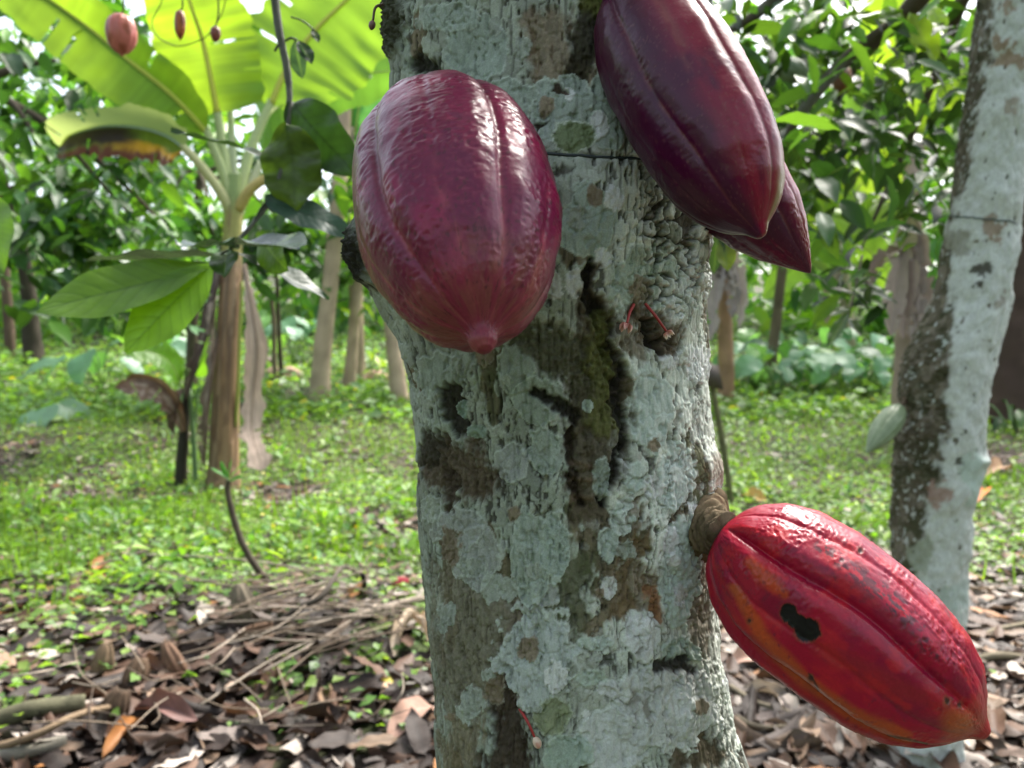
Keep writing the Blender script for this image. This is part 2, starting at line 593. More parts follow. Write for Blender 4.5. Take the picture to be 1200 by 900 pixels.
    # thalli that can be told apart
    for k, a in enumerate([
        (628, 770, 50, 58, 1.5, (.40, .44, .415)), (560, 652, 30, 36, 1.2, GL), (628, 700, 26, 18, 1.1, GL), (622, 655, 24, 55, 1.2, (.32, .37, .325)),
        (640, 528, 24, 28, 1.4, (.30, .345, .30)), (600, 545, 20, 26, 1.2, GL), (650, 640, 17, 42, 1.2, (.33, .39, .345)),
        (775, 830, 66, 52, 1.6, (.50, .52, .50)), (720, 870, 42, 36, 1.5, (.49, .51, .49)), (795, 765, 22, 18, 1.4, (.34, .41, .36)),
        (700, 755, 24, 9, 1.3, (.42, .48, .43)), (752, 745, 20, 32, 1.1, PL), (795, 690, 22, 44, 1.2, (.42, .50, .455)), (800, 640, 20, 34, 1.0, (.46, .53, .49)),
        (735, 600, 16, 15, 1.5, (.44, .50, .46)), (742, 560, 13, 20, 1.3, (.43, .49, .45)), (712, 640, 12, 22, 1.3, (.40, .46, .42)), (715, 690, 10, 14, 1.3, PL),
        (728, 615, 12, 14, 1.5, (.47, .52, .48)), (692, 795, 18, 10, 1.2, (.38, .44, .38)), (648, 842, 24, 22, .8, (.22, .25, .15)),
        (664, 886, 30, 22, 1.3, (.32, .39, .33)), (605, 430, 22, 30, 1.6, (.265, .30, .26)), (630, 470, 30, 30, 1.2, (.265, .305, .26)),
        (660, 130, 45, 40, 1.1, (.28, .325, .285)), (715, 130, 28, 45, 1.1, (.29, .34, .30)), (562, 60, 40, 40, .9, (.27, .315, .275)), (500, 110, 26, 30, 1.0, (.26, .30, .255)),
        (525, 20, 40, 18, .9, (.29, .335, .295)), (600, 120, 30, 26, 1.0, (.275, .32, .275)), (790, 560, 22, 40, .9, (.47, .53, .50)), (760, 480, 24, 50, .8, (.45, .51, .47)),
        (760, 330, 44, 40, .8, (.34, .40, .35)), (690, 260, 36, 46, .8, (.31, .37, .32)), (535, 620, 30, 26, 1.0, GL), (520, 440, 30, 26, 1.0, (.25, .285, .24))]):
        thallus(*a, seed=k)
    for k in range(110):
        px = rng.uniform(470, 860); py = rng.uniform(0, 900)
        r = rng.uniform(5, 15)
        right = px > 690 + rng.normal(0, 40)
        tone = rng.uniform(.85, 1.2)
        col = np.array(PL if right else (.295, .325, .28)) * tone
        if rng.random() < .16: col = np.array((.20, .16, .11)) * tone
        thallus(px, py, r, r * rng.uniform(.8, 1.7), rng.uniform(.6, 1.4), col, 40 + k % 40, .6, .22, 7)
    # green smooth patch inside pale rim near the wire
    thallus(672, 162, 27, 19, .2, (.155, .195, .10), 77, .3, .9, 9)
    # --- great scar
    hollow([(688, 318, 9), (692, 400, 27), (697, 470, 33), (698, 540, 31), (692, 592, 18)], .0032, (.085, .068, .042), .45, seed=12)
    hollow([(612, 398, 14), (650, 410, 25), (690, 432, 28)], .0028, (.085, .08, .05), .5, seed=13)
    hollow([(622, 458, 5), (650, 470, 8), (672, 485, 8)], .0055, (.018, .014, .01), .35, seed=14)
    hollow([(684, 310, 5), (690, 350, 8), (704, 400, 11), (722, 450, 8), (728, 520, 6), (712, 590, 5)], .0065, (.014, .011, .008), .3, seed=15)
    hollow([(672, 500, 5), (672, 560, 7), (684, 590, 6)], .0045, (.03, .02, .012), .35, seed=16)
    mm = hollow([(700, 380, 12), (704, 440, 15), (708, 500, 16)], -.003, (.115, .12, .035), .7, seed=17, amt=.75)
    thallus(690, 476, 6, 8, 1.6, (.36, .42, .37), 70, .3)
    thallus(706, 560, 11, 26, 1.6, (.27, .31, .27), 71, .5)
    # rings of old bark inside the scar
    ring = np.sin(PY / 3.1 + 3 * fbm(S / 20, T / 20, 2, 80)) * sstep(22, 8, np.abs(PX - 684)) * sstep(520, 545, PY) * sstep(606, 590, PY)
    H += ring * .0009
    C = mixc(C, (.15, .10, .06), .5 * np.clip(ring, 0, 1))
    # left rotten patch with ragged lower edge
    hollow([(510, 555, 16), (540, 545, 34), (562, 560, 24)], .003, (.095, .07, .045), .45, seed=18)
    hollow([(525, 590, 6), (527, 560, 12)], .003, (.055, .04, .026), .4, seed=19)
    hollow([(498, 545, 10), (512, 520, 14)], .003, (.04, .032, .02), .5, seed=20)
    hollow([(532, 462, 11), (532, 485, 7), (545, 500, 12)], .005, (.022, .018, .012), .4, seed=21)
    thallus(541, 480, 9, 11, 1.5, (.20, .26, .21), 72, .3)
    thallus(560, 506, 14, 8, 1.3, (.21, .27, .22), 73, .4)
    # knots, flower cushion, holes
    hollow([(490, 75, 13), (508, 82, 9)], .006, (.02, .018, .012), .4, seed=22)
    hollow([(752, 372, 20), (770, 390, 24), (778, 408, 12)], .003, (.10, .07, .04), .5, seed=23)
    hollow([(766, 378, 7), (772, 400, 11), (772, 415, 6)], .011, (.014, .01, .008), .3, seed=24)
    hollow([(735, 402, 14), (752, 412, 12)], .002, (.16, .12, .08), .6, seed=25, amt=.7)
    hollow([(778, 786, 9), (800, 782, 10)], .0035, (.022, .018, .014), .3, seed=26)
    hollow([(655, 108, 4), (662, 104, 5)], .003, (.05, .03, .018), .4, seed=27)
    hollow([(632, 150, 2.2), (642, 140, 3)], .002, (.03, .02, .014), .2, seed=28)
    hollow([(880, 880, 7), (886, 905, 12)], .002, (.03, .026, .016), .4, seed=29)
    hollow([(745, 590, 3), (742, 640, 4)], .0012, (.16, .10, .05), .6, seed=31, amt=.6)
    # cracked, flaking bark below the upper pod
    q = np.hypot((wx - 800) / 62, (wy - 270) / 120)
    zone = sstep(1.1, .6, q + .5 * (fbm(S / 30, T / 30, 3, 82) - .5))
    c1, c2, cid = cells(wx / 15 + .25 * wy / 15, wy / 20, 83)
    cr = np.exp(-((c2 - c1) / .13) ** 2) * zone
    C = C * (1 - .25 * zone[..., None]) + zone[..., None] * .25 * (np.array([.50, .55, .50]) * (.5 + .9 * cid[..., None]))
    C = mixc(C, (.028, .022, .016), cr * .92)
    H += zone * (.0030 * (cid - .5) + .001) - cr * .0042
    drop = zone * (cid > .86)
    C = mixc(C, (.05, .035, .022), drop * .85); H -= drop * .003
    # long faint cracks on the pale side
    v1, v2, vid = cells(wx / 16, wy / 75, 86)
    cr2 = np.exp(-((v2 - v1) / .05) ** 2) * (.35 + .65 * side) * sstep(.42, .58, fbm(S / 50, T / 50, 2, 87)) * sstep(300, 420, PY)
    C = mixc(C, (.11, .085, .06), cr2 * .6); H -= cr2 * .0016
    # mossy dark boss on the left flank and moss at the top edges
    q = np.hypot((PX - 412) / 40, (PY - 305) / 50) + .35 * (fbm(S / 9, T / 9, 3, 88) - .5)
    boss = sstep(1.1, .6, q)
    H += boss * (.004 + .010 * (fbm(S / 7, T / 7, 3, 89) - .35))
    C = mixc(C, (.013, .011, .007), boss * .97)
    q = np.hypot((PX - 455) / 24, (PY - 28) / 42) + .4 * (fbm(S / 8, T / 8, 3, 90) - .5)
    moss = sstep(1.1, .6, q)
    H += moss * (.003 + .008 * (fbm(S / 6, T / 6, 3, 92) - .35)); C = mixc(C, (.035, .036, .017), moss * .9)
    q = np.hypot((PX - 706) / 34, (PY - 4) / 18) + .5 * (fbm(S / 8, T / 8, 3, 93) - .5)
    moss = sstep(1.1, .6, q)
    H += moss * .004 * fbm(S / 5, T / 5, 3, 94); C = mixc(C, (.11, .115, .03), moss * .85)
    # groove pressed in by the wire
    wl = 181 + (PX - 635) * .05
    H -= .0016 * np.exp(-((PY - wl) / 3.0) ** 2)
    # the bulging scarred lip on the right edge
    q = np.hypot((PX - 838) / 26, (PY - 545) / 36)
    H += .004 * np.exp(-q * q); C = mixc(C, (.20, .12, .07), .6 * sstep(.9, .4, q + .7 * (fbm(S / 8, T / 8, 3, 95) - .4)))
    # away from the dense band use only the broad shape
    fade = (sstep(.86, .90, Z) * sstep(1.5, 1.46, Z))
    Hc = (fbm(S / 95, T / 150, 3, 1) - .5) * .010
    H = Hc + (H - Hc) * fade
    V = V0 + N * H[..., None]
    root = thing("cocoa_tree", "thick lichen crusted cocoa tree trunk in front carrying the purple and red pods", "tree", (xm, TD, 0))
    MAIN_BASE = root
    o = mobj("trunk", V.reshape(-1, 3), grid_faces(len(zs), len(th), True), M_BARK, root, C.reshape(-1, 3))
    return root, V, PX, PY, th_front.size


main_tree, TRUNK_V, TPX, TPY, NFRONT = build_main_trunk()


def trunk_point(px, py):
    a = TPX[:, :NFRONT]; b = TPY[:, :NFRONT]
    k = np.argmin((a - px) ** 2 + (b - py) ** 2)
    i, j = np.unravel_index(k, a.shape)
    return TRUNK_V[i, j]


# ------------------------------------------------------------------ pods
def smooth_profile(cp, n):
    t = np.linspace(0, 1, 2001)
    r = np.interp(t, *np.array(cp).T)
    k = np.hanning(101); k /= k.sum()
    r2 = np.convolve(np.pad(r, 50, mode='edge'), k, 'valid')
    e = sstep(0, .035, t) * sstep(1, .985, t)
    r = r * (1 - e) + r2 * e
    u = .5 - .5 * np.cos(np.linspace(0, np.pi, n))
    u = .65 * u + .35 * np.linspace(0, 1, n)
    return u, np.interp(u, t, r)


PROFILE_OVAL = [(0, 0), (.004, .16), (.02, .38), (.05, .56), (.12, .77), (.22, .92), (.34, .99), (.45, 1), (.57, .965), (.68, .87), (.78, .72), (.87, .51),
                (.905, .37), (.925, .24), (.938, .15), (.955, .115), (.98, .115), (.994, .07), (1, 0)]
PROFILE_BLUNT = [(0, 0), (.004, .15), (.02, .36), (.05, .55), (.12, .78), (.22, .93), (.36, 1), (.52, .995), (.66, .94), (.78, .82), (.86, .66), (.91, .49), (.945, .31), (.962, .185), (.976, .135), (.988, .125), (.996, .07), (1, 0)]
PROFILE_LONG = [(0, 0), (.004, .15), (.02, .36), (.05, .55), (.12, .78), (.22, .93), (.36, 1), (.52, .985), (.66, .925), (.78, .79), (.87, .58),
                (.92, .37), (.95, .21), (.97, .13), (.99, .10), (.997, .06), (1, 0)]
PROFILE_POINT = [(0, 0), (.004, .15), (.02, .34), (.06, .56), (.14, .78), (.26, .95), (.38, 1), (.52, .96), (.66, .82), (.78, .60), (.88, .36), (.95, .16), (.985, .07), (1, 0)]


def build_pod(name, label, base, tip, b, profile, colour, nt_=300, nphi=330, roll=0, A=(.06, .045), rug=1.0, seed=0, bend=0.0, wid=(.24, .20), group=None, mat=M_POD, parent_thing=None,
              squash=1.0, fine=True):
    base = np.asarray(base, float); tip = np.asarray(tip, float)
    Lg = np.linalg.norm(tip - base); e3 = (tip - base) / Lg
    tocam = norm(CAM - (base + tip) / 2)
    e1 = norm(tocam - e3 * (tocam @ e3)); e2 = np.cross(e3, e1)
    u, r = smooth_profile(profile, nt_)
    ph = np.linspace(-np.pi, np.pi, nphi, endpoint=False) + 1e-4   # 0 faces the camera, the seam is behind
    U, PH = np.meshgrid(u, ph, indexing='ij')
    R = r[:, None] * b * np.ones_like(PH)
    q = PH - roll
    wob = .05 * np.sin(U * 7 + seed) + .04 * np.sin(U * 13 + 2 * seed)
    def near(off, step):
        d = (q + wob * .7 - off + step / 2) % step - step / 2
        return d
    s5 = 2 * np.pi / 5
    d1 = near(0, s5); d2 = near(s5 / 2, s5)
    env = sstep(0, .05, U) * sstep(.985, .86, U)
    env = env * (1.0 + .6 * sstep(.25, .0, U))
    dr = -A[0] * .62 * np.exp(-(d1 / wid[0]) ** 2) - A[0] * .50 * np.exp(-(d1 / .05) ** 2)
    dr += -A[1] * .6 * np.exp(-(d2 / wid[1]) ** 2) - A[1] * .30 * np.exp(-(d2 / .04) ** 2)
    ridge = np.exp(-((np.abs(d1) - .20) / .12) ** 2)
    dr += A[0] * .30 * ridge
    R = R * (1 + dr * env)
    X = PH * b * 1000; T = U * Lg * 1000       # millimetres
    big = fbm(X / 22 + seed, T / 26, 3, 100 + seed)
    wr = 1 - np.abs(2 * fbm(X / 5.5 + .5 * fbm(X / 9, T / 9, 2, 104) + seed, T / 3.2 + seed, 3, 101 + seed) - 1)
    wr2 = fbm(X / 2.2, T / 1.6, 2, 102 + seed)
    mask = sstep(.36, .62, big)
    endf = sstep(0, .03, U) * sstep(1, .93, U)
    disp = (big - .5) * .0016 * endf
    if fine:
        disp = disp + rug * ((wr - .72) * .0017 * (.16 + .84 * mask * sstep(.25, .5, fbm(X / 9 + seed, T / 9, 2, 103))) + (wr2 - .5) * .00022) * endf
    R = R + disp
    bx = bend * np.sin(np.pi * U) * b
    P = base + e3 * (U * Lg)[..., None] + e1 * (R * np.cos(PH) + bx)[..., None] + e2 * (R * np.sin(PH) * squash)[..., None]
    PX, PY, _ = project(P)
    got = colour(U, q, d1, d2, X, T, mask, PX, PY, seed, env)
    C, rough = got[0], got[1]
    if len(got) > 2:                         # sunken or raised spots
        P = P + (e1 * np.cos(PH)[..., None] + e2 * np.sin(PH)[..., None]) * got[2][..., None]
    root = parent_thing
    if root is None:
        root = thing(name, label, "cocoa pod", base, group)
    mobj("pod_shell", P.reshape(-1, 3), grid_faces(nt_, nphi, True), mat, root, C.reshape(-1, 3), rough=rough)
    return root


def col_crimson(U, q, d1, d2, X, T, mask, PX, PY, seed, env):
    C = np.zeros(U.shape + (3,)) + np.array([.130, .003, .036])
    n = .5 + (fbm(X / 16, T / 22, 4, 200 + seed) - .5) * sstep(1.0, .82, U)
    C = mixc(C, (.20, .005, .048), sstep(.45, .7, n))
    C = mixc(C, (.115, .004, .038), .75 * sstep(.50, .32, fbm(X / 26 + 9, T / 34, 3, 201)))
    fl = np.exp(-(d1 / .05) ** 2)
    C = mixc(C, (.085, .006, .020), fl * .6 * sstep(.75, .5, U))
    # pale rose lines run down the furrows to the tip, olive blush round it
    C = mixc(C, (.34, .06, .085), .6 * np.exp(-(np.minimum(np.abs(d1), np.abs(d2)) / .05) ** 2) * sstep(.45, .85, U) * sstep(.3, .6, fbm(X / 5, T / 9, 3, 202)))
    C = mixc(C, (.20, .030, .034), .5 * sstep(.74, .97, U + .25 * (n - .5)))
    C = mixc(C, (.18, .085, .045), .35 * sstep(.35, .7, fbm(X / 9, T / 9, 4, 203)) * sstep(.72, .88, U) * sstep(.98, .90, U))
    C = mixc(C, (.24, .03, .06), .25 * sstep(.60, .78, fbm(X / 3.2, T / 2.2, 3, 204)) * mask)
    sp = sstep(.73, .79, fbm(X / 1.9, T / 1.9, 2, 205))
    C = mixc(C, (.05, .01, .015), sp * .6)
    q2 = np.hypot((PX - 561) / 12, (PY - 401) / 9)
    C = mixc(C, (.26, .08, .06), .35 * sstep(1.4, .5, q2))
    q3 = np.hypot((PX - 565) / 20, (PY - 385) / 10)
    C = mixc(C, (.15, .012, .028), .6 * sstep(1.4, .5, q3))
    rough = .27 + .16 * fbm(X / 7, T / 7, 3, 206) + .14 * sstep(.6, .95, U)
    return C, rough


def col_purple(U, q, d1, d2, X, T, mask, PX, PY, seed, env):
    C = np.zeros(U.shape + (3,)) + np.array([.055, .0032, .027])
    n = fbm(X / 14, T / 30, 4, 210 + seed)
    C = mixc(C, (.048, .005, .027), sstep(.5, .7, n))
    # red shows on the shaded under side, pale streak along one rib
    under = sstep(-.05, .55, -np.sin(q + .25)) if seed == 2 else sstep(.0, .7, -np.sin(q))
    C = mixc(C, (.21, .004, .026), .85 * under * sstep(.25, .6, n + .15))
    st = np.exp(-(np.abs(d2) / .085) ** 2) * sstep(.12, .3, U) * sstep(.92, .6, U)
    C = mixc(C, (.20, .055, .05), st * .75 * sstep(.35, .6, fbm(X / 6, T / 14, 3, 211)) * under)
    C = mixc(C, (.13, .03, .035), .6 * np.exp(-(d1 / .035) ** 2) * sstep(.1, .3, U) * sstep(.25, .6, fbm(X / 4, T / 9, 2, 212)))
    C = mixc(C, (.18, .14, .05), .8 * np.exp(-((U - .93) / .12) ** 2) * np.exp(-((q + 1.75) / .22) ** 2))
    sp = sstep(.74, .80, fbm(X / 1.7, T / 1.7, 2, 213))
    C = mixc(C, (.16, .06, .06), sp * .3)
    rough = .26 + .18 * fbm(X / 7, T / 7, 3, 214)
    return C, rough


def col_red(U, q, d1, d2, X, T, mask, PX, PY, seed, env):
    C = np.zeros(U.shape + (3,)) + np.array([.30, .003, .025])
    n = fbm(X / 16, T / 24, 4, 220)
    C = mixc(C, (.22, .0035, .028), sstep(.42, .66, n))
    C = mixc(C, (.42, .012, .022), .7 * sstep(.55, .75, fbm(X / 9 + 4, T / 14, 4, 221)))
    # a yellow-orange band low on the belly, parallel to the rib, and an orange blush near the stalk
    ln = polydist(PX + 10 * (n - .5), PY + 14 * (n - .5), [(862, 690, 7), (890, 742, 10), (940, 795, 11), (1000, 838, 11), (1060, 862, 9)])
    C = mixc(C, (.45, .11, .010), .5 * sstep(1.35, .3, ln + .5 * (fbm(X / 6, T / 12, 3, 222) - .5)))
    lb = polydist(PX, PY, [(840, 665, 4), (860, 720, 4), (920, 800, 5), (1010, 862, 6)])
    C = mixc(C, (.30, .02, .012), .4 * sstep(1.6, .2, lb))
    ln = polydist(PX, PY, [(878, 658, 6), (896, 676, 9), (920, 696, 6)])
    C = mixc(C, (.46, .075, .012), .6 * sstep(1.7, .3, ln + .9 * (fbm(X / 5, T / 7, 3, 223) - .5)))
    ln = polydist(PX, PY, [(960, 760, 9), (1040, 800, 11), (1110, 830, 9)])
    C = mixc(C, (.30, .02, .012), .35 * sstep(1.8, .3, ln + .9 * (fbm(X / 7, T / 10, 3, 224) - .5)))
    C = mixc(C, (.30, .03, .015), .45 * sstep(.86, .97, U))
    q5 = np.hypot((PX - 1122) / 22, (PY - 848) / 18)
    C = mixc(C, (.40, .13, .02), .5 * sstep(1.4, .3, q5 + .5 * (n - .5)))
    # purple bruised scabs on the two upper ribs
    for pts in ([(960, 640, 6), (1000, 668, 10), (1030, 690, 12), (1060, 715, 9)], [(1040, 700, 9), (1075, 735, 10)], [(1085, 755, 8), (1105, 770, 6)]):
        ln = polydist(PX, PY, pts)
        m = sstep(1.6, .5, ln) * sstep(.47, .60, fbm(X / 2.8, T / 3.2, 4, 225))
        C = mixc(C, (.06, .018, .03), m * .85)
    m = sstep(.64, .74, fbm(X / 3.0, T / 2.6, 4, 226)) * sstep(.35, .6, fbm(X / 20, T / 20, 2, 227)) * .55
    C = mixc(C, (.13, .012, .03), m)
    # the black two-lobed rot spot with a dirty yellow edge
    wob = .38 * (fbm(X / 3.0, T / 3.0, 4, 228) - .5)
    s = np.minimum(np.hypot((PX - 934) / 11, (PY - 728) / 9.5), np.minimum(np.hypot((PX - 924) / 10, (PY - 718) / 11.5), np.hypot((PX - 946) / 15.5, (PY - 739) / 14))) + wob
    C = mixc(C, (.16, .05, .012), .4 * sstep(1.2, 1.02, s))
    spot = sstep(1.04, .94, s)
    C = mixc(C, (.006, .005, .005), spot)
    dent = -.0011 * sstep(1.05, .75, s) + .0005 * spot * fbm(X / 1.6, T / 1.6, 3, 231) + .0004 * np.exp(-((s - 1.12) / .09) ** 2)
    # small healed punctures
    for (x, y, r) in ((1110, 822, 6), (1125, 826, 4), (950, 795, 5), (878, 728, 4), (1008, 645, 4)):
        s2 = np.hypot((PX - x) / r, (PY - y) / (r * 1.2)) + wob * 1.6
        C = mixc(C, (.18, .06, .03), .4 * sstep(1.2, .9, s2)); dent = dent - .0006 * sstep(.9, .4, s2); C = mixc(C, (.03, .012, .01), .9 * sstep(.75, .45, s2))
    ck = polydist(PX + 6 * (n - .5), PY, [(1040, 862, 1.3), (1062, 866, 1.6), (1085, 872, 1.2)]); C = mixc(C, (.05, .015, .01), .8 * sstep(1.4, .6, ck))
    ck = polydist(PX, PY, [(948, 790, 1.2), (955, 800, 1.6), (959, 809, 1.1)]); C = mixc(C, (.03, .012, .01), .8 * sstep(1.4, .6, ck))
    rough = .34 + .18 * fbm(X / 7, T / 7, 3, 229) + .4 * spot
    return C, rough, dent


def stalk(root, p0, p1, r0, r1, ns=16, n=26, col=(.10, .07, .045), sag=0, ringed=True, name="stalk"):
    pts = curve([p0, (np.asarray(p0) + p1) / 2 + np.array([0, 0, -sag]), p1], n)
    t = np.linspace(0, 1, n)
    r = r0 + (r1 - r0) * t
    if ringed:
        r = r * (1 + .05 * np.sin(t * 27 + 2 * np.sin(t * 9)) + .05 * np.sin(t * 83) + .04 * np.sin(t * 140) + .25 * np.exp(-(t / .12) ** 2))
    V, F = tube(pts, r, ns, True, .42, 3)
    c = np.repeat((np.asarray(col)[None] * (.6 + .8 * fbm(t * 9, t * 3, 3, 5))[:, None]), ns, 0)
    c = np.vstack([c, c[:1], c[-1:]])
    return mobj(name, V, F, M_STALK, root, c)


# big crimson pod, tip turned towards the camera
c0 = at(536, 250, .375); ax = norm(RGT * .17 - UPV * .765 - FWD * .62)
hl = .0865
p1 = build_pod("cocoa_pod", "big crimson purple pod hanging on the left of the thick trunk", c0 - ax * hl, c0 + ax * (hl + .004), .0505, PROFILE_OVAL, col_crimson, 330, 380, roll=-.56, A=(.056, .030), rug=.72, seed=1)
stalk(p1, trunk_point(512, 118), c0 - ax * hl * .96, .012, .008, col=(.05, .035, .025))
# dark purple pod at the top
b0, t0 = at(733, -12, .440), at(893, 278, .385)
p2 = build_pod("cocoa_pod", "large dark purple pod hanging from the top right of the trunk, smooth with blunt tip", b0, t0, .0364, PROFILE_BLUNT, col_purple, 320, 340, roll=.30, A=(.045, .02), rug=.22, seed=2)
stalk(p2, trunk_point(700, -30), b0 + (t0 - b0) * .02, .010, .008)
# smaller pod behind it
b0, t0 = at(792, 140, .50), at(950, 320, .495)
p3 = build_pod("cocoa_pod", "smaller wine red pointed pod half hidden behind the dark purple one", b0, t0, .0330, PROFILE_POINT, col_purple, 200, 220, roll=-.35, A=(.05, .04), rug=.6, seed=3)
stalk(p3, trunk_point(800, 110), b0 + (t0 - b0) * .02, .008, .006)
# red pod at lower right
b0, t0 = at(844, 622, .485), at(1158, 862, .425)
p4 = build_pod("cocoa_pod", "bright red ridged pod with a black rot spot sticking out at lower right", b0, t0, .0508, PROFILE_LONG, col_red, 330, 380, roll=-.20, A=(.115, .06), rug=.85, wid=(.27, .22), seed=4)
stalk(p4, trunk_point(812, 612) * .6 + at(815, 614, .53) * .4, b0 + (t0 - b0) * .015, .0185, .0108, 40, 60, (.15, .11, .065))


# ------------------------------------------------------------------ leaf building
def leaf_sheet(L, W, nu=10, nv=6, fold=.25, droop=.15, wave=.04, peak=.45, tipw=.9, seed=0, curl=0.0):
    """blade with its base at the origin, running along +Y, upper face +Z"""
    u = np.linspace(0, 1, nu + 1); v = np.linspace(-1, 1, nv + 1)
    U, V = np.meshgrid(u, v, indexing='ij')
    k = math.log(.5) / math.log(peak)
    wv = np.sin(np.pi * np.clip(U, 0, 1) ** k) ** tipw
    wv = np.maximum(wv, .02) * W / 2
    drip = np.interp(U, [0, .9, 1], [1, 1, .5])
    wv = wv * drip
    X = V * wv
    Y = L * U
    Z = fold * np.abs(V) * wv - droop * L * U ** 2
    Z = Z + wave * W * np.sin(U * 17 + seed + 1.3 * np.sign(V)) * np.abs(V) + wave * W * .7 * np.sin(U * 7 + 2 * seed + V)
    if curl:
        a = curl * V * np.sin(np.pi * U)
        X = X * np.cos(a); Z = Z + np.abs(np.sin(a)) * wv * .9
    return np.stack([X, Y, Z], -1).reshape(-1, 3), grid_faces(nu + 1, nv + 1), U.ravel(), V.ravel()


def frame(d, n):
    """rotation whose Y runs along d and whose Z leans to n"""
    d = norm(d)
    x = norm(np.cross(d, n)); z = np.cross(x, d)
    return np.stack([x, d, z], -1)


def merge_leaves(tmpl, F, pos, d, n, scale, colors):
    """many copies of a leaf joined in one mesh"""
    d = norm(d); x = norm(np.cross(d, n)); z = np.cross(x, d)
    M = np.stack([x, d, z], -1) * np.asarray(scale)[:, None, None]
    V = np.einsum('nij,vj->nvi', M, tmpl) + pos[:, None]
    nv = len(tmpl)
    Fm = (F[None] + (np.arange(len(pos)) * nv)[:, None, None]).reshape(-1, F.shape[1])
    C = np.repeat(np.asarray(colors), nv, 0)
    return V.reshape(-1, 3), Fm, C


def vein_cols(U, V, base, vein, n=11, seed=0, blotch=.2, slant=.35, sharp=.09):
    c = np.broadcast_to(np.asarray(base, float), U.shape + (3,)).copy()
    c *= (1 - blotch + 2 * blotch * fbm(U * 9 + seed, V * 3 + seed, 3, 300))[..., None]
    s = (U - slant * np.abs(V) * .5) * n
    side = np.exp(-(((s % 1) - .5) / sharp) ** 2) * (np.abs(V) < .93)
    mid = np.exp(-(V / .05) ** 2)
    c = mixc(c, vein, np.clip(.34 * side + .75 * mid, 0, 1))
    return c


def leaf_between(parent, p0, p1, width, nrm, col, vein=(.10, .16, .05), name="leaf", mat=None, nu=64, nv=36, fold=.12, droop=.0, wave=.03, peak=.48,
                 tipw=.85, seed=0, bow=0.0, blotch=.2, curl=0, nvein=11, label=None):
    p0 = np.asarray(p0, float); p1 = np.asarray(p1, float)
    L = np.linalg.norm(p1 - p0)
    T, F, U, V = leaf_sheet(L, width, nu, nv, fold, 0, wave, peak, tipw, seed, curl)
    T[:, 2] += bow * L * np.sin(np.pi * U)
    s = (U - .35 * np.abs(V) * .5) * nvein
    T[:, 2] -= .006 * width * np.exp(-(((s % 1) - .5) / .12) ** 2)
    W_ = T @ frame(p1 - p0, nrm).T + p0
    o = mobj(name, W_, F, mat or M_LEAF, parent, vein_cols(U, V, col, vein, nvein, seed, blotch))
    if label: o['label'] = label
    return o


TOCAM = -FWD
M_LEAFS = mat_leaf('shiny_leaf', trans=(1.2, 1.5, .5), fac=.08, rough=.24, bumps=40)
M_LEAFD = mat_leaf('dark_leaf', trans=(1.4, 1.7, .5), fac=.2, rough=.42, bumps=40)

# ------------------------------------------------------------------ tree builder for the trees behind
COCOA_COLS = np.array([(.030, .075, .018), (.045, .105, .022), (.062, .135, .028), (.035, .085, .03), (.085, .16, .03)])


def leaf_variants(name, cols, L=1.0, W=.36, mat=None, n=6):
    out = []
    for k in range(n):
        T, F, U, V = leaf_sheet(L, W, 8, 4, .3, .22, .05, .45, .85, k * 1.7)
        c = cols[k % len(cols)]
        out.append(make_mesh(name, T, F, mat or M_LEAFG, np.broadcast_to(c, (len(T), 3))))
    return out


LEAF_MESHES = leaf_variants("leaf", COCOA_COLS)
T6, F6, _, _ = leaf_sheet(1, .38, 4, 2, .3, .22, .04, .45, .85, 1)


def put_leaf(parent, me, pos, d, n, s, name="leaf"):
    o = bpy.data.objects.new(name, me)
    COL.objects.link(o)
    o.parent = parent
    R = frame(d, n)
    M = Matrix(R.tolist()).to_4x4()
    M.translation = Vector((np.asarray(pos) - base_of(parent)).tolist())
    o.matrix_basis = M @ Matrix.Scale(float(s), 4)
    return o


def leaf_dirs(n, down=.5, spread=.35):
    a = rng.uniform(0, 2 * np.pi, n)
    d = np.stack([np.cos(a), np.sin(a), -rng.uniform(0, 2 * down, n)], -1)
    nn = np.stack([rng.normal(0, spread, n), rng.normal(0, spread, n), np.ones(n)], -1)
    return d, nn


def crown_on(root, pos, size, cols, n_single, down=.5, spread=.4, keep=None, name="crown"):
    """leaves at pos: the ones that show largest become leaf parts of their own, the rest one crown"""
    n = len(pos)
    d, nn = leaf_dirs(n, down, spread)
    s = size * rng.uniform(.45, 1.4, n)
    px, py, dep = project(pos)
    inside = (dep > .3) & (px > -20) & (px < 1220) & (py > -20) & (py < 920)
    score = np.where(inside, s / np.maximum(dep, .3), 0)
    order = np.argsort(-score)
    single = order[:n_single][score[order[:n_single]] > 0]
    for i in single:
        put_leaf(root, LEAF_MESHES[rng.integers(len(LEAF_MESHES))], pos[i], d[i], nn[i], s[i])
    rest = np.setdiff1d(np.arange(n), single)
    c = cols[rng.integers(len(cols), size=len(rest))] * rng.uniform(.7, 1.35, (len(rest), 1))
    V, F, C = merge_leaves(T6, F6, pos[rest], d[rest], nn[rest], s[rest], c)
    o = mobj(name, V, F, M_LEAFG, root, C)
    o['kind'] = 'stuff'
    return o


def clumps(centers, radii, per, squash=.7):
    out = []
    for c, r, k in zip(centers, radii, per):
        p = rng.normal(0, .5, (k, 3)) * np.array([r, r, r * squash])
        out.append(np.asarray(c) + p)
    return np.vstack(out)


BARK_DARK = np.array((.075, .06, .042))


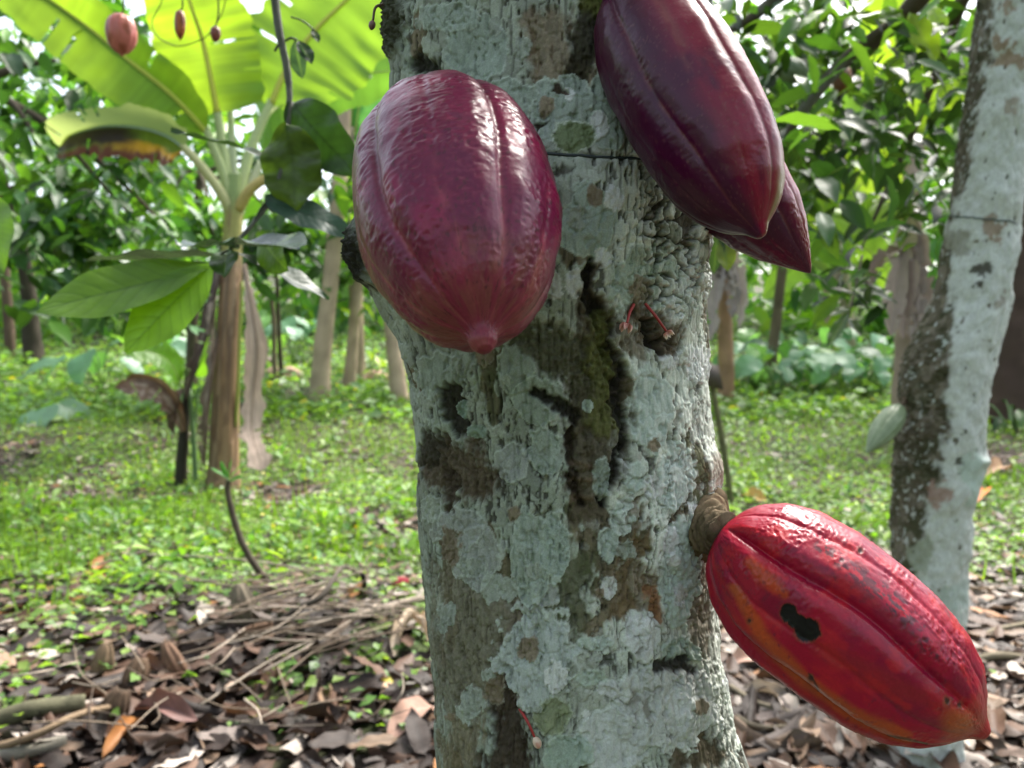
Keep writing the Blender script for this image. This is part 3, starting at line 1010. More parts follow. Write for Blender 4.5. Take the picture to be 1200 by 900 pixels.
def trunk_tube(root, pts, radii, col, ns=18, n=40, rough=.14, seed=0, lichen=None, name="trunk", mat=None):
    P = curve(pts, n); R = np.interp(np.linspace(0, 1, n), np.linspace(0, 1, len(radii)), radii)
    V, F = tube(P, R, ns, True, rough, seed)
    k = fbm(V[:, 0] * 9 + V[:, 1] * 5, V[:, 2] * 6, 4, 310 + seed)
    C = np.asarray(col) * (.55 + .9 * k)[:, None]
    if lichen is not None:
        C = mixc(C, lichen, .8 * sstep(.5, .58, fbm(V[:, 0] * 7 + 3, V[:, 2] * 4 + V[:, 1] * 5, 4, 320 + seed)))
    return mobj(name, V, F, mat or M_BARK2, root, C)


# limbs and crown of the main tree, above the frame: they shade the trunk and the camera
def main_crown():
    top = np.array([MIDX - 600, 0, 0]) * TD / FPX + np.array([0, TD, 2.44])
    ends = [(-1.1, .1, 2.95), (.95, -.75, 3.0), (1.25, .1, 2.95), (.65, 1.0, 3.15), (-.4, 1.2, 3.2)]
    cl = []
    for k, e in enumerate(ends):
        mid = (top + np.array(e)) / 2 + np.array([0, 0, .18])
        trunk_tube(main_tree, [top - np.array([0, 0, .06]), mid, e], [.055, .035, .012], BARK_DARK, 10, 16, .1, k, (.3, .34, .3), "limb")
        for t in np.linspace(.35, 1.05, 5):
            cl.append((np.array(e) - top) * t + top + rng.normal(0, .14, 3) + np.array([0, 0, .12]))
    pos = clumps(cl, [.55] * len(cl), [27] * len(cl))
    pos = pos[pos[:, 2] > 2.42]
    _, py, dep = project(pos)
    pos = pos[(dep < .1) | (py < -80)]
    crown_on(main_tree, pos, .22, COCOA_COLS, 0)


main_crown()

# ------------------------------------------------------------------ small things on the main trunk
def wire_loop(label, zs, r, axis, r_th=.0009):
    th = np.linspace(0, 2 * np.pi, 90)
    return th


def main_wire():
    y = np.linspace(560, 800, 60)
    pts = []
    for px in np.linspace(470, 826, 90):
        p = trunk_point(px, 181 + (px - 635) * .05)
        pts.append(p)
    pts = np.array(pts)
    c = np.array([(MIDX - 600) * TD / FPX, TD, 0])
    out = pts - c; out[:, 2] = 0
    pts = pts + norm(out) * .0006
    k = np.ones(5) / 5
    pp = np.pad(pts, ((2, 2), (0, 0)), mode='edge')
    pts = np.stack([np.convolve(pp[:, i], k, 'valid') for i in range(3)], -1)
    # round the back
    a0 = np.arctan2(pts[-1, 1] - TD, pts[-1, 0] - c[0]); a1 = np.arctan2(pts[0, 1] - TD, pts[0, 0] - c[0])
    if a1 < a0: a1 += 2 * np.pi
    aa = np.linspace(a0, a1, 40)[1:-1]
    rad = .128
    back = np.stack([c[0] + rad * np.cos(aa), TD + rad * np.sin(aa), np.full(aa.shape, pts[-1, 2])], -1)
    V, F = tube(np.vstack([pts, back, pts[:1]]), .0008, 6, True)
    o = mobj("wire", V, F, M_WIRE, None, (.02, .03, .035))
    tag(o, "thin dark wire tied round the thick front trunk behind the pods", "wire")


main_wire()


def flower(base, knee, end, label, size, petal=(.50, .16, .15), pale=(.62, .36, .30), n=3, stem=(.32, .03, .03), d=None):
    t = thing("cocoa_flower", label, "flower", base)
    P = curve([base, knee, end], 18)
    V, F = tube(P, np.linspace(.0010, .00075, 18), 8)
    mobj("flower_stalk", V, F, M_FLOWER, t, stem)
    ax = norm(np.asarray(end) - np.asarray(knee)) if d is None else norm(d)
    e1 = norm(np.cross(ax, FWD)); e2 = np.cross(ax, e1)
    if n == 1:
        u = np.linspace(0, np.pi, 14); ph = np.linspace(0, 2 * np.pi, 14, endpoint=False)
        U, PH = np.meshgrid(u, ph, indexing='ij')
        r = size * .42 * np.sin(U) * (1 + .10 * np.cos(5 * PH))
        V = end + ax * (size * .62 * (1 - np.cos(U)))[..., None] + e1 * (r * np.cos(PH))[..., None] + e2 * (r * np.sin(PH))[..., None]
        c = mixc(np.broadcast_to(np.asarray(pale, float), U.shape + (3,)), petal, sstep(.45, .6, fbm(PH * 1.2, U * .5, 2, 7)))
        mobj("bud", V.reshape(-1, 3), grid_faces(14, 14, True), M_FLOWER, t, c.reshape(-1, 3))
    else:
        for k in range(n):
            a = 2 * np.pi * k / n + .5
            dd = norm(ax * .75 + (e1 * np.cos(a) + e2 * np.sin(a)) * .8)
            T, F, U, V_ = leaf_sheet(size, size * .62, 8, 6, .35, .25, .02, .5, .7, k, curl=.7)
            Wd = T @ frame(dd, -ax).T + np.asarray(end)
            c = mixc(np.broadcast_to(np.asarray(petal, float), U.shape + (3,)), pale, sstep(.2, .9, U))
            mobj("sepal", Wd, F, M_FLOWER, t, c)
        u = np.linspace(0, np.pi, 8); ph = np.linspace(0, 2 * np.pi, 10, endpoint=False)
        U, PH = np.meshgrid(u, ph, indexing='ij')
        r = size * .2 * np.sin(U)
        V = np.asarray(end) + ax * (size * .25 * (1 - np.cos(U)))[..., None] + e1 * (r * np.cos(PH))[..., None] + e2 * (r * np.sin(PH))[..., None]
        mobj("flower_heart", V.reshape(-1, 3), grid_faces(8, 10, True), M_FLOWER, t, (.60, .42, .30))
    return t


def trunk_at(px, py, out=0.0):
    p = trunk_point(px, py)
    return p + norm(CAM - p) * out


flower(trunk_at(744, 356), trunk_at(740, 366, .006), trunk_at(735, 379, .010), "two lobed pink flower on a short red stalk beside the bark hole", .0062, n=5, d=-UPV * .9 - RGT * .25 - FWD * .2)
flower(trunk_at(760, 356), trunk_at(771, 370, .007), trunk_at(784, 389, .011), "whitish pink flower on a long red stalk in front of the bark hole", .0052, (.60, .22, .18), (.75, .62, .50), n=5, d=-UPV * .7 + RGT * .5)
flower(trunk_at(608, 832), trunk_at(618, 848, .006), trunk_at(625, 866, .009), "small pale pink bud on a red stalk low on the thick trunk", .0058, (.50, .25, .2), (.62, .48, .38), n=1)
pb = at(449, 5, .50)
flower(pb, at(440, 9, .495), at(437, 24, .495), "tiny brownish bud dangling off the upper left edge of the thick trunk", .0050, (.13, .06, .05), (.2, .10, .09), n=1, stem=(.09, .05, .03))

# ------------------------------------------------------------------ the second cocoa tree, right
T2D = 2.15
T2_L = [(-80, 1150), (0, 1145), (100, 1134), (200, 1118), (255, 1110), (300, 1101), (350, 1091), (390, 1071), (420, 1058), (460, 1053), (500, 1051), (560, 1044), (600, 1041), (660, 1040), (760, 1036), (900, 1030), (960, 1024)]
T2_R = [(-80, 1236), (0, 1226), (100, 1214), (200, 1200), (255, 1195), (300, 1192), (350, 1184), (390, 1174), (420, 1166), (460, 1160), (500, 1156), (560, 1149), (600, 1141), (660, 1134), (760, 1128), (900, 1130), (960, 1138)]


def second_tree():
    zs = np.concatenate([np.linspace(-.05, 2.15, 520), np.linspace(2.15, 3.0, 30)[1:]])
    th = np.linspace(-np.pi * 1.05, np.pi * .95, 230, endpoint=False)
    rel = np.stack([np.zeros_like(zs), np.full_like(zs, T2D), zs], -1) - CAM
    py = 450 - FPX * (rel @ UPV) / (rel @ FWD); dep = rel @ FWD
    py = np.clip(py, -80, 960)
    lo = np.interp(py, *np.array(T2_L).T); ro = np.interp(py, *np.array(T2_R).T)
    k = np.hanning(15); k /= k.sum()
    lo = np.convolve(np.pad(lo, 7, mode='edge'), k, 'valid'); ro = np.convolve(np.pad(ro, 7, mode='edge'), k, 'valid')
    xc = dep * ((lo + ro) / 2 - 600) / FPX; r = dep * (ro - lo) / 2 / FPX * .86
    xc = np.where(zs > 2.15, np.interp(2.15, zs, xc), xc)
    r = np.where(zs > 2.15, np.interp(2.15, zs, r) * np.interp(zs, [2.15, 3.0], [1, .7]), r)
    Z, TH = np.meshgrid(zs, th, indexing='ij')
    # th = -90 degrees faces the camera
    c, s = np.cos(TH), np.sin(TH)
    V0 = np.stack([xc[:, None] + r[:, None] * c, T2D + r[:, None] * s, Z], -1)
    N = np.stack([c, s, 0 * c], -1)
    PX, PY, _ = project(V0)
    S = TH * .12 / .0024; T = -Z / .0024
    wx = PX + 22 * (fbm(S / 10, T / 10, 4, 400) - .5); wy = PY + 30 * (fbm(S / 10 + 50, T / 10, 4, 401) - .5)
    lo2 = np.interp(PY, *np.array(T2_L).T); ro2 = np.interp(PY, *np.array(T2_R).T)
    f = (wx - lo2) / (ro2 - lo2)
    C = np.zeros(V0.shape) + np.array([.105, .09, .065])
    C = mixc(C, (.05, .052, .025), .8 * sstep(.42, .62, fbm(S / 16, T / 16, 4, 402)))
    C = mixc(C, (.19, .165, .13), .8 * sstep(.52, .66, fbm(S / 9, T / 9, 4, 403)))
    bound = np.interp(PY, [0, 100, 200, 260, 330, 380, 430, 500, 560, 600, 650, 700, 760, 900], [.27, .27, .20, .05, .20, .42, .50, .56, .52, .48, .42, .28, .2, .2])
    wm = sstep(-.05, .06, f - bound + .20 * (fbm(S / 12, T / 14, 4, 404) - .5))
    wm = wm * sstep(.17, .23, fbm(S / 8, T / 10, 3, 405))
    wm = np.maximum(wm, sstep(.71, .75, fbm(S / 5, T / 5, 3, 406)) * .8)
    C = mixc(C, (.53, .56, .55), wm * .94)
    C = C * (.86 + .28 * fbm(S / 4, T / 5, 3, 407))[..., None]
    for (x, y, a, b, col) in ((1165, 268, 13, 12, (.27, .20, .15)), (1182, 70, 22, 9, (.27, .19, .13)), (1175, 52, 14, 6, (.27, .19, .13)), (1100, 578, 13, 14, (.33, .22, .19)), (1182, 125, 9, 8, (.33, .29, .25)),
                              (1105, 405, 5, 4, (.5, .55, .54)), (1150, 312, 11, 8, (.06, .055, .045)), (1152, 328, 6, 5, (.045, .04, .03)), (1128, 545, 10, 5, (.05, .05, .03)), (1120, 700, 26, 18, (.40, .46, .44)),
                              (1180, 8, 9, 6, (.33, .25, .2)), (1172, 350, 7, 6, (.3, .28, .25)), (1122, 285, 14, 17, (.30, .30, .27)), (1140, 560, 12, 32, (.42, .50, .46)), (1080, 650, 14, 20, (.3, .33, .27))):
        q = np.hypot((wx - x) / a, (wy - y) / b)
        C = mixc(C, col, sstep(1.15, .8, q) * .9)
    H = (fbm(S / 25, T / 30, 3, 408) - .5) * .02 + (fbm(S / 6, T / 8, 3, 409) - .5) * .006
    H += wm * .002
    rough_zone = sstep(360, 420, PY) * sstep(620, 540, PY) * (1 - wm)
    H += rough_zone * (fbm(S / 5, T / 3.5, 3, 410) - .4) * .02
    H -= .008 * np.exp(-(((PX - 1152) / 9) ** 2 + ((PY - 318) / 7) ** 2))
    H += .012 * np.exp(-(((PX - 1150) / 6) ** 2 + ((PY - 541) / 6) ** 2))
    V = V0 + N * H[..., None]
    root = thing("cocoa_tree", "white blotched leaning cocoa trunk at the right with brown mossy shaded side", "tree", (float(xc[0]), T2D, 0))
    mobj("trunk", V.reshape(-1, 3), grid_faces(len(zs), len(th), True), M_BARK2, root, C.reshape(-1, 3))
    return root, V, PX, PY


tree2, T2V, T2PX, T2PY = second_tree()


def t2_point(px, py):
    front = T2V[..., 1] < T2D
    k = np.argmin((T2PX - px) ** 2 + (T2PY - py) ** 2 + (~front) * 1e9)
    return T2V.reshape(-1, 3)[k]


def second_wire():
    pts = []
    for px in np.linspace(1110, 1196, 30):
        pts.append(t2_point(px, 253 + (px - 1110) * .09) + np.array([0, -.003, 0]))
    pts = np.array(pts)
    c = pts.mean(0); rad = .105
    a0, a1 = -.1, np.pi + .1
    aa = np.linspace(a0, a1, 24)
    cx = (pts[0, 0] + pts[-1, 0]) / 2
    back = np.stack([cx + rad * np.cos(aa), T2D + rad * np.sin(aa), np.interp(aa, [a0, a1], [pts[-1, 2], pts[0, 2]])], -1)
    V, F = tube(np.vstack([pts, back, pts[:1]]), .0018, 6)
    o = mobj("wire", V, F, M_WIRE, None, (.05, .08, .085))
    tag(o, "thin wire tied round the white blotched trunk at the right", "wire")


second_wire()


def col_green(U, q, d1, d2, X, T, mask, PX, PY, seed, env):
    C = np.zeros(U.shape + (3,)) + np.array([.17, .22, .13])
    C = mixc(C, (.24, .29, .19), .7 * sstep(.4, .7, fbm(X / 12, T / 20, 3, 230 + seed)))
    C = mixc(C, (.09, .13, .06), .7 * np.exp(-(np.minimum(np.abs(d1), np.abs(d2)) / .05) ** 2))
    return C, np.full(U.shape, .5)


b0 = t2_point(1056, 474); b0 = b0 * .3 + at(1053, 477, 2.10) * .7
pg = build_pod("cocoa_pod", "pale green unripe pod hanging on the left of the white blotched trunk", b0, at(1015, 531, 2.02), .035, PROFILE_POINT, col_green, 70, 90, .3, (.06, .05), .0, 5, fine=False)
stalk(pg, t2_point(1060, 468), b0, .008, .006, 8, 8)

# limbs of the second tree and its low hanging leaves, right of the front trunk
def second_crown():
    limbs = [
        ([at(1176, -110, 2.15), at(1110, -40, 2.3), at(1052, 25, 2.45), at(990, 72, 2.5), at(935, 138, 2.5), at(902, 200, 2.5), at(892, 255, 2.45)], [.045, .036, .028, .023, .018, .012, .006]),
        ([at(1176, -150, 2.15), at(1050, -90, 2.5), at(920, -8, 2.75), at(876, 24, 2.8), at(842, 45, 2.8), at(815, 80, 2.8)], [.04, .034, .024, .018, .013, .008]),
        ([at(1060, 18, 2.45), at(1020, 60, 2.7), at(985, 110, 2.8), at(975, 180, 2.85)], [.02, .014, .01, .006]),
        ([at(1176, -110, 2.2), at(1120, 20, 2.8), at(1080, 130, 3.1), at(1040, 220, 3.2), at(1010, 290, 3.2)], [.03, .022, .015, .01, .005]),
        ([at(880, 22, 2.8), at(905, 60, 3.0), at(915, 120, 3.1)], [.012, .009, .005]),
    ]
    pts = []
    for k, (p, r) in enumerate(limbs):
        trunk_tube(tree2, p, r, BARK_DARK, 9, 40, .12, 40 + k, (.17, .17, .14), "limb")
        pts.append(curve(p, 60))
    # twigs with sprays of leaves
    spray = []
    for (px, py, d, ext) in [(880, 60, 2.8, 40), (900, 110, 2.8, 46), (930, 60, 2.7, 50), (960, 20, 2.6, 50), (1000, 20, 2.5, 50), (1060, 60, 2.6, 50), (1100, 20, 2.6, 45), (1090, 100, 2.9, 50), (1040, 120, 2.8, 55),
                             (990, 140, 2.7, 55), (945, 170, 2.6, 55), (900, 150, 2.6, 45), (910, 205, 2.5, 40), (960, 220, 2.7, 50), (1010, 190, 2.9, 50), (1060, 180, 3.0, 45), (1100, 170, 3.1, 40), (975, 270, 2.8, 42),
                             (1020, 270, 3.0, 40), (1050, 250, 3.1, 36), (1085, 230, 3.2, 34), (940, 260, 2.6, 34), (985, 320, 2.9, 34), (1010, 340, 3.0, 26), (850, 20, 2.9, 40), (1120, 60, 2.9, 40), (850, 270, 2.8, 16), (845, 285, 2.9, 14), (950, 115, 2.9, 60), (1000, 80, 3.0, 60)]:
        k = int(ext * .74)
        for _ in range(k):
            q = rng.normal(0, 1, 3) * ext * .62
            spray.append(at(px + q[0], py + q[1] * .8, d + q[2] / 90))
    spray = np.array(spray)
    px, py, dep = project(spray)
    spray = spray[(px > 822) & ~((py > 190) & (px < 955) & (py < 330) & (rng.random(len(px)) < .55)) & ~((px > 962) & (px < 1050) & (py > 195) & (py < 300) & (rng.random(len(px)) < .65))]
    crown_on(tree2, spray, .112, COCOA_COLS * .5, 270, .5, .6)
    # two sunlit yellow-green leaves and a drooping twig
    YG = (.17, .25, .02)
    leaf_between(tree2, at(1066, 14, 2.35), at(1098, 72, 2.3), .095, TOCAM + .3 * UPV, YG, (.2, .27, .05), nu=24, nv=12, label="bright yellow-green leaf hanging in the light")
    leaf_between(tree2, at(1058, 12, 2.4), at(992, 22, 2.4), .06, TOCAM * .5 + UPV, (.10, .19, .02), nu=20, nv=8)
    leaf_between(tree2, at(1058, 14, 2.4), at(1030, 24, 2.35), .07, TOCAM + UPV * .3, (.12, .21, .02), nu=20, nv=8)
    leaf_between(tree2, at(1090, 5, 2.45), at(1108, 40, 2.4), .06, TOCAM + UPV * .3, (.14, .22, .03), nu=20, nv=8)
    P = curve([at(1010, 300, 3.2), at(1004, 330, 3.1), at(998, 358, 3.0), at(990, 385, 2.95)], 20)
    V, F = tube(P, np.linspace(.006, .003, 20), 6)
    mobj("twig", V, F, M_WOOD, tree2, (.06, .05, .03))
    for (a, b, wd) in (((996, 362), (962, 370), .07), ((994, 366), (970, 408), .06), ((996, 362), (1032, 362), .06), ((1000, 350), (1042, 340), .06), ((998, 352), (956, 342), .06), ((994, 372), (1010, 396), .05)):
        leaf_between(tree2, at(*a, 2.98), at(*b, 2.9), wd, UPV + TOCAM * .5 + rng.normal(0, .2, 3), (.035, .085, .02), nu=16, nv=6, fold=.3)


second_crown()
b0 = at(914, 76, 2.55)
build_pod("cocoa_pod", "pale grey green young pod among dark leaves right of the purple pods", b0, at(947, 91, 2.5), .040, PROFILE_OVAL, col_green, 50, 60, .3, (.05, .04), .0, 6, fine=False)
b0 = at(1030, 86, 2.7)
build_pod("cocoa_pod", "dull pale green pod hanging deep in the leaves left of the white blotched trunk", b0, at(1036, 112, 2.7), .024, PROFILE_POINT, col_green, 40, 50, .3, (.05, .04), .0, 7, fine=False)


def col_orange(U, q, d1, d2, X, T, mask, PX, PY, seed, env):
    C = np.zeros(U.shape + (3,)) + np.array([.17, .065, .02])
    C = mixc(C, (.10, .035, .015), .7 * sstep(.4, .7, fbm(X / 12, T / 20, 3, 240)))
    return C, np.full(U.shape, .5)


build_pod("cocoa_pod", "dull orange brown pod hanging in the dark foliage on the right", at(986, 78, 2.75), at(988, 112, 2.7), .034, PROFILE_OVAL, col_orange, 40, 50, .3, (.05, .04), .0, 8, fine=False)

# ------------------------------------------------------------------ banana plant
GREEN_B = np.array((.115, .225, .022))


def banana_leaf(root, mid, halfw, side_hint, name="leaf", col=GREEN_B, r_mid=.018, fold=(.15, .15), nu=70, nv=16, ragged=.12, slits=4, seed=0, wprof=None, colf=None, mat=None, one=(1, 1), rib=(.30, .36, .09), label=None):
    """blade either side of the midrib curve; side_hint is the direction of the blade's v=+1 side"""
    P = curve(mid, nu + 1)
    T = norm(np.gradient(P, axis=0))
    S = np.asarray(side_hint, float)[None] - T * (T @ np.asarray(side_hint, float))[:, None]
    S = norm(S); Nn = np.cross(S, T)
    u = np.linspace(0, 1, nu + 1); v = np.linspace(-1, 1, nv + 1)
    U, V = np.meshgrid(u, v, indexing='ij')
    wp = np.interp(U, *np.array(wprof or [(0, .05), (.06, .55), (.18, .88), (.45, 1), (.75, .9), (.9, .6), (1, .08)]).T)
    wdt = halfw * wp * np.where(V > 0, one[1], one[0])
    wdt = wdt * (1 + ragged * 2 * (fbm(U * 14 + seed, np.sign(V) * 3 + 9, 3, 500 + seed) - .5) * np.abs(V))
    fa = np.where(V > 0, fold[1], fold[0])
    X = V * wdt * np.cos(fa); Zf = -np.abs(V) * wdt * np.sin(fa)
    Zf = Zf + .016 * halfw * np.sin(U * 60 + seed) * np.abs(V) + .10 * halfw * (fbm(U * 6 + seed, V * 1.5 + 5, 3, 510) - .5) * 2 * np.abs(V)
    W_ = P[:, None] + S[:, None] * X[..., None] + Nn[:, None] * Zf[..., None]
    F = grid_faces(nu + 1, nv + 1).reshape(nu, nv, 4)
    keep = np.ones((nu, nv), bool)
    r2 = np.random.default_rng(600 + seed)
    for _ in range(slits):
        i = r2.integers(3, nu - 2); dep = r2.integers(2, nv // 2)
        if r2.random() < .5: keep[i, :dep] = False
        else: keep[i, nv - dep:] = False
    F = F[keep]
    c = np.broadcast_to(np.asarray(col, float), U.shape + (3,)).copy()
    ln = .90 + .20 * vnoise(U * 70 + seed, np.sign(V) * 2 + 5, 520)
    c = c * ln[..., None] * (.8 + .4 * fbm(U * 5, V * 2, 3, 521 + seed))[..., None]
    if colf is not None: c = colf(c, U, V)
    lf = mobj(name, W_.reshape(-1, 3), F, mat or M_BANANA, root, c.reshape(-1, 3))
    if label: lf['label'] = label
    Vt, Ft = tube(P + Nn * r_mid * .35, np.linspace(r_mid, r_mid * .25, nu + 1), 8)
    mobj("midrib", Vt, Ft, M_STEM, lf, rib)
    return lf


def banana():
    B = ground_at(262, 578); D = float((B - CAM) @ FWD)
    root = thing("banana_plant", "banana plant with dry brown stem and huge bright leaves left of the front trunk", "banana plant", B)
    # false stem of wrapped sheaths
    cp = [at(262, 582, D), at(262, 540, D), at(264, 470, D), at(267, 400, D), at(270, 330, D), at(272, 290, D), at(274, 245, D), at(276, 205, D)]
    n = 140
    P = curve(cp, n); t = np.linspace(0, 1, n)
    px_w = np.interp(t, [0, .12, .3, .5, .7, .85, 1], [22, 17.5, 15, 13, 11, 10.5, 8.5])
    V, F = tube(P, px_w * D / FPX, 40, True)
    k = n * 40
    th = np.tile(np.linspace(0, 2 * np.pi, 40, endpoint=False), n); tt = np.repeat(t, 40)
    # overlapping sheaths: steps round the stem that drift with height
    ph = (th * 5 / (2 * np.pi) + tt * 1.3 + .25 * np.sin(tt * 9)) % 1
    ctr = np.repeat(P, 40, 0)
    V[:k] = ctr + (V[:k] - ctr) * (1 + .13 * (ph - .5) + .06 * (fbm(th * 2, tt * 16, 3, 530) - .5))[:, None]
    c = np.broadcast_to(np.array([.25, .155, .085]), (k, 3)).copy()
    c = mixc(c, (.09, .055, .035), .85 * sstep(.44, .62, fbm(th * 2.5, tt * 5, 4, 531)))
    c = mixc(c, (.30, .22, .14), .6 * sstep(.5, .7, fbm(th * 6, tt * 4 + 8, 4, 532)))
    c = mixc(c, (.06, .035, .022), .8 * np.exp(-((ph) / .06) ** 2))
    c = mixc(c, (.26, .25, .075), sstep(.60, .72, tt + .15 * (fbm(th * 2, tt * 6, 3, 533) - .5)))
    c = mixc(c, (.12, .07, .04), .6 * sstep(.60, .66, fbm(th * 3, tt * 11, 3, 534)))
    c = mixc(c, (.20, .27, .10), sstep(.82, .92, tt))
    c = np.vstack([c, c[:1], c[-1:]])
    mobj("pseudostem", V, F, M_STEM, root, c)

    def pet(pts, r0, r1, col=(.33, .40, .18), name="petiole"):
        Pp = curve(pts, 24)
        V, F = tube(Pp, np.linspace(r0, r1, 24), 10)
        return mobj(name, V, F, M_STEM, root, col)
    T0 = (276, 232)
    # leaf running to the upper left, its underside lit through
    pet([at(272, 245, D), at(262, 205, D - .05), at(241, 150, D - .15)], .05, .03)
    banana_leaf(root, [at(243, 155, D - .15), at(200, 110, D - .3), at(150, 70, D - .4), at(98, 28, D - .5), at(40, -12, D - .6), at(-30, -50, D - .6)], .36, -UPV * .8 - RGT * .55 + FWD * .2,
                r_mid=.028, seed=1, fold=(.2, .25), one=(.62, .95), rib=(.38, .42, .06), col=(.115, .215, .035))
    # middle leaf standing up
    pet([at(272, 245, D), at(262, 180, D), at(254, 128, D)], .05, .032)
    banana_leaf(root, [at(255, 132, D), at(247, 90, D - .05), at(238, 48, D - .1), at(226, 12, D - .2), at(208, -40, D - .3), at(180, -90, D - .5)], .43, RGT + UPV * .2,
                r_mid=.028, seed=2, fold=(.12, .12), one=(.95, .95), rib=(.40, .42, .05), slits=4,
                wprof=[(0, .35), (.03, .85), (.12, 1), (.5, 1), (.8, .8), (1, .1)], col=(.125, .225, .035))
    # right leaf, broad, leaning back to the right
    pet([at(278, 245, D), at(292, 180, D + .05), at(318, 118, D + .1)], .05, .032)
    banana_leaf(root, [at(318, 122, D + .1), at(338, 78, D + .15), at(368, 38, D + .2), at(405, 2, D + .25), at(450, -40, D + .3), at(500, -80, D + .3)], .60, RGT * .85 - UPV * .55,
                r_mid=.028, seed=3, fold=(.1, .1), one=(.85, .95), rib=(.40, .43, .06), slits=4,
                wprof=[(0, .2), (.06, .62), (.18, .92), (.4, 1), (.7, .95), (.9, .6), (1, .1)], col=(.115, .225, .04))
    # second pair of leaves behind, paler, and the whitish stalks
    pet([at(276, 245, D + .1), at(272, 170, D + .2), at(268, 95, D + .3)], .04, .024, (.44, .50, .32))
    pet([at(280, 245, D + .1), at(287, 195, D + .12), at(300, 155, D + .15)], .045, .03, (.46, .50, .34))
    pet([at(279, 245, D - .02), at(294, 222, D - .08), at(318, 205, D - .1), at(348, 186, D - .1), at(380, 172, D - .1)], .045, .026, (.42, .33, .12))
    pet([at(278, 250, D + .02), at(286, 232, D + .05), at(306, 190, D + .08)], .05, .03, (.42, .46, .30))
    banana_leaf(root, [at(300, 157, D + .15), at(318, 130, D + .5), at(360, 105, D + .8), at(420, 88, D + 1.1), at(490, 80, D + 1.4)], .32, -UPV + FWD * .3, r_mid=.02, seed=4, col=(.07, .17, .045), rib=(.3, .36, .12), slits=4)

    # dying drooping leaf on the left
    pet([at(272, 250, D), at(256, 222, D - .1), at(232, 190, D - .2), at(212, 170, D - .25)], .045, .03, (.40, .40, .20))

    def dying(c, U, V):
        e = np.abs(V)
        w1 = e + .28 * (fbm(U * 9, V * 3, 4, 541) - .5)
        teal = np.array((.19, .27, .25))
        c = np.where((V < 0)[..., None], teal, c)
        lowr = V > 0
        m = sstep(.42, .55, w1) * lowr; c = mixc(c, (.42, .24, .012), m * sstep(.95, .7, U + .4 * (V)))
        m = sstep(.66, .78, w1 + .25 * (fbm(U * 22, V, 3, 542) - .5)) * lowr; c = mixc(c, (.09, .028, .012), m)
        m = sstep(.30, .50, U + .12 * (fbm(U * 7, V * 6, 3, 543) - .5)) * lowr * sstep(.75, .5, e)
        c = mixc(c, (.022, .016, .013), m)
        return c
    banana_leaf(root, [at(214, 172, D - .25), at(192, 158, D - .35), at(160, 149, D - .45), at(120, 148, D - .5), at(84, 158, D - .5), at(70, 172, D - .45)], .30, -UPV - FWD * .15, name="dying_leaf",
                r_mid=.02, seed=5, fold=(1.1, .35), one=(.55, 1.0), col=(.10, .16, .02), rib=(.24, .32, .24), ragged=.35, slits=6, colf=dying, wprof=[(0, .4), (.06, .8), (.2, 1), (.7, 1.0), (.9, .9), (1, .3)],
                label="drooping dying leaf with brown and yellow edge")
    # dead leaves hanging down along the stem
    TAN, DRK = (.26, .19, .15), (.095, .06, .045)

    def dead(c, U, V):
        c = mixc(c, np.array(c[0, 0]) * .45, .7 * sstep(.45, .65, fbm(U * 8, V * 4, 4, 544)))
        return mixc(c, (.36, .29, .24), .6 * sstep(.55, .7, fbm(U * 5 + 4, V * 7, 4, 545)))
    banana_leaf(root, [at(286, 310, D - .05), at(293, 350, D - .1), at(301, 410, D - .12), at(296, 460, D - .14), at(294, 500, D - .2), at(301, 530, D - .3), at(308, 550, D - .36)], .088, RGT * .8 - FWD * .6, name="dead_leaf",
                r_mid=.012, seed=6, fold=(1.0, -.8), col=(.40, .30, .24), ragged=.75, slits=3, colf=dead, mat=M_DRY, rib=(.24, .17, .12), wprof=[(0, .2), (.2, .45), (.4, .8), (.6, .85), (.8, 1.1), (.93, 1), (1, .15)])
    banana_leaf(root, [at(262, 300, D - .02), at(252, 345, D - .1), at(243, 390, D - .12), at(232, 425, D - .14), at(224, 450, D - .12), at(219, 468, D - .1)], .07, RGT * .7 - FWD * .7, name="dead_leaf",
                r_mid=.012, seed=7, fold=(.9, .3), col=DRK, ragged=.6, slits=8, colf=dead, mat=M_DRY, rib=(.10, .06, .04))
    banana_leaf(root, [at(258, 380, D - .05), at(250, 430, D - .15), at(244, 480, D - .16), at(241, 520, D - .14), at(240, 548, D - .1)], .06, RGT * .7 - FWD * .7, name="dead_leaf",
                r_mid=.012, seed=8, fold=(.8, .5), col=(.13, .088, .066), ragged=.6, slits=8, colf=dead, mat=M_DRY, rib=(.12, .08, .05))
    banana_leaf(root, [at(254, 320, D - .02), at(251, 360, D - .12), at(250, 400, D - .14), at(247, 430, D - .14)], .055, RGT * .7 - FWD * .7, name="dead_leaf",
                r_mid=.01, seed=9, fold=(.8, .5), col=(.30, .23, .18), ragged=.5, slits=6, colf=dead, mat=M_DRY, rib=(.2, .15, .1))
    V, F = tube(curve([at(284, 330, D - .03), at(281, 390, D - .05), at(279, 450, D - .05), at(276, 500, D - .03)], 20), .014, 6)
    mobj("green_strip", V, F, M_STEM, root, (.22, .27, .05))
    # young offshoot at its foot
    SB = ground_at(219, 574); SD = float((SB - CAM) @ FWD)
    s = thing("banana_shoot", "young banana offshoot with curled brown leaf at the foot of the banana plant", "banana plant", SB)
    V, F = tube(curve([at(212, 576, SD), at(213, 540, SD), at(216, 500, SD), at(219, 462, SD), at(220, 430, SD)], 30), np.linspace(.055, .025, 30), 12, True, .1, 2)
    cc = mixc(np.broadcast_to(np.array([.03, .024, .017]), V.shape), (.12, .17, .05), sstep(470, 450, project(V)[1]))
    mobj("stem", V, F, M_STEM, s, cc)
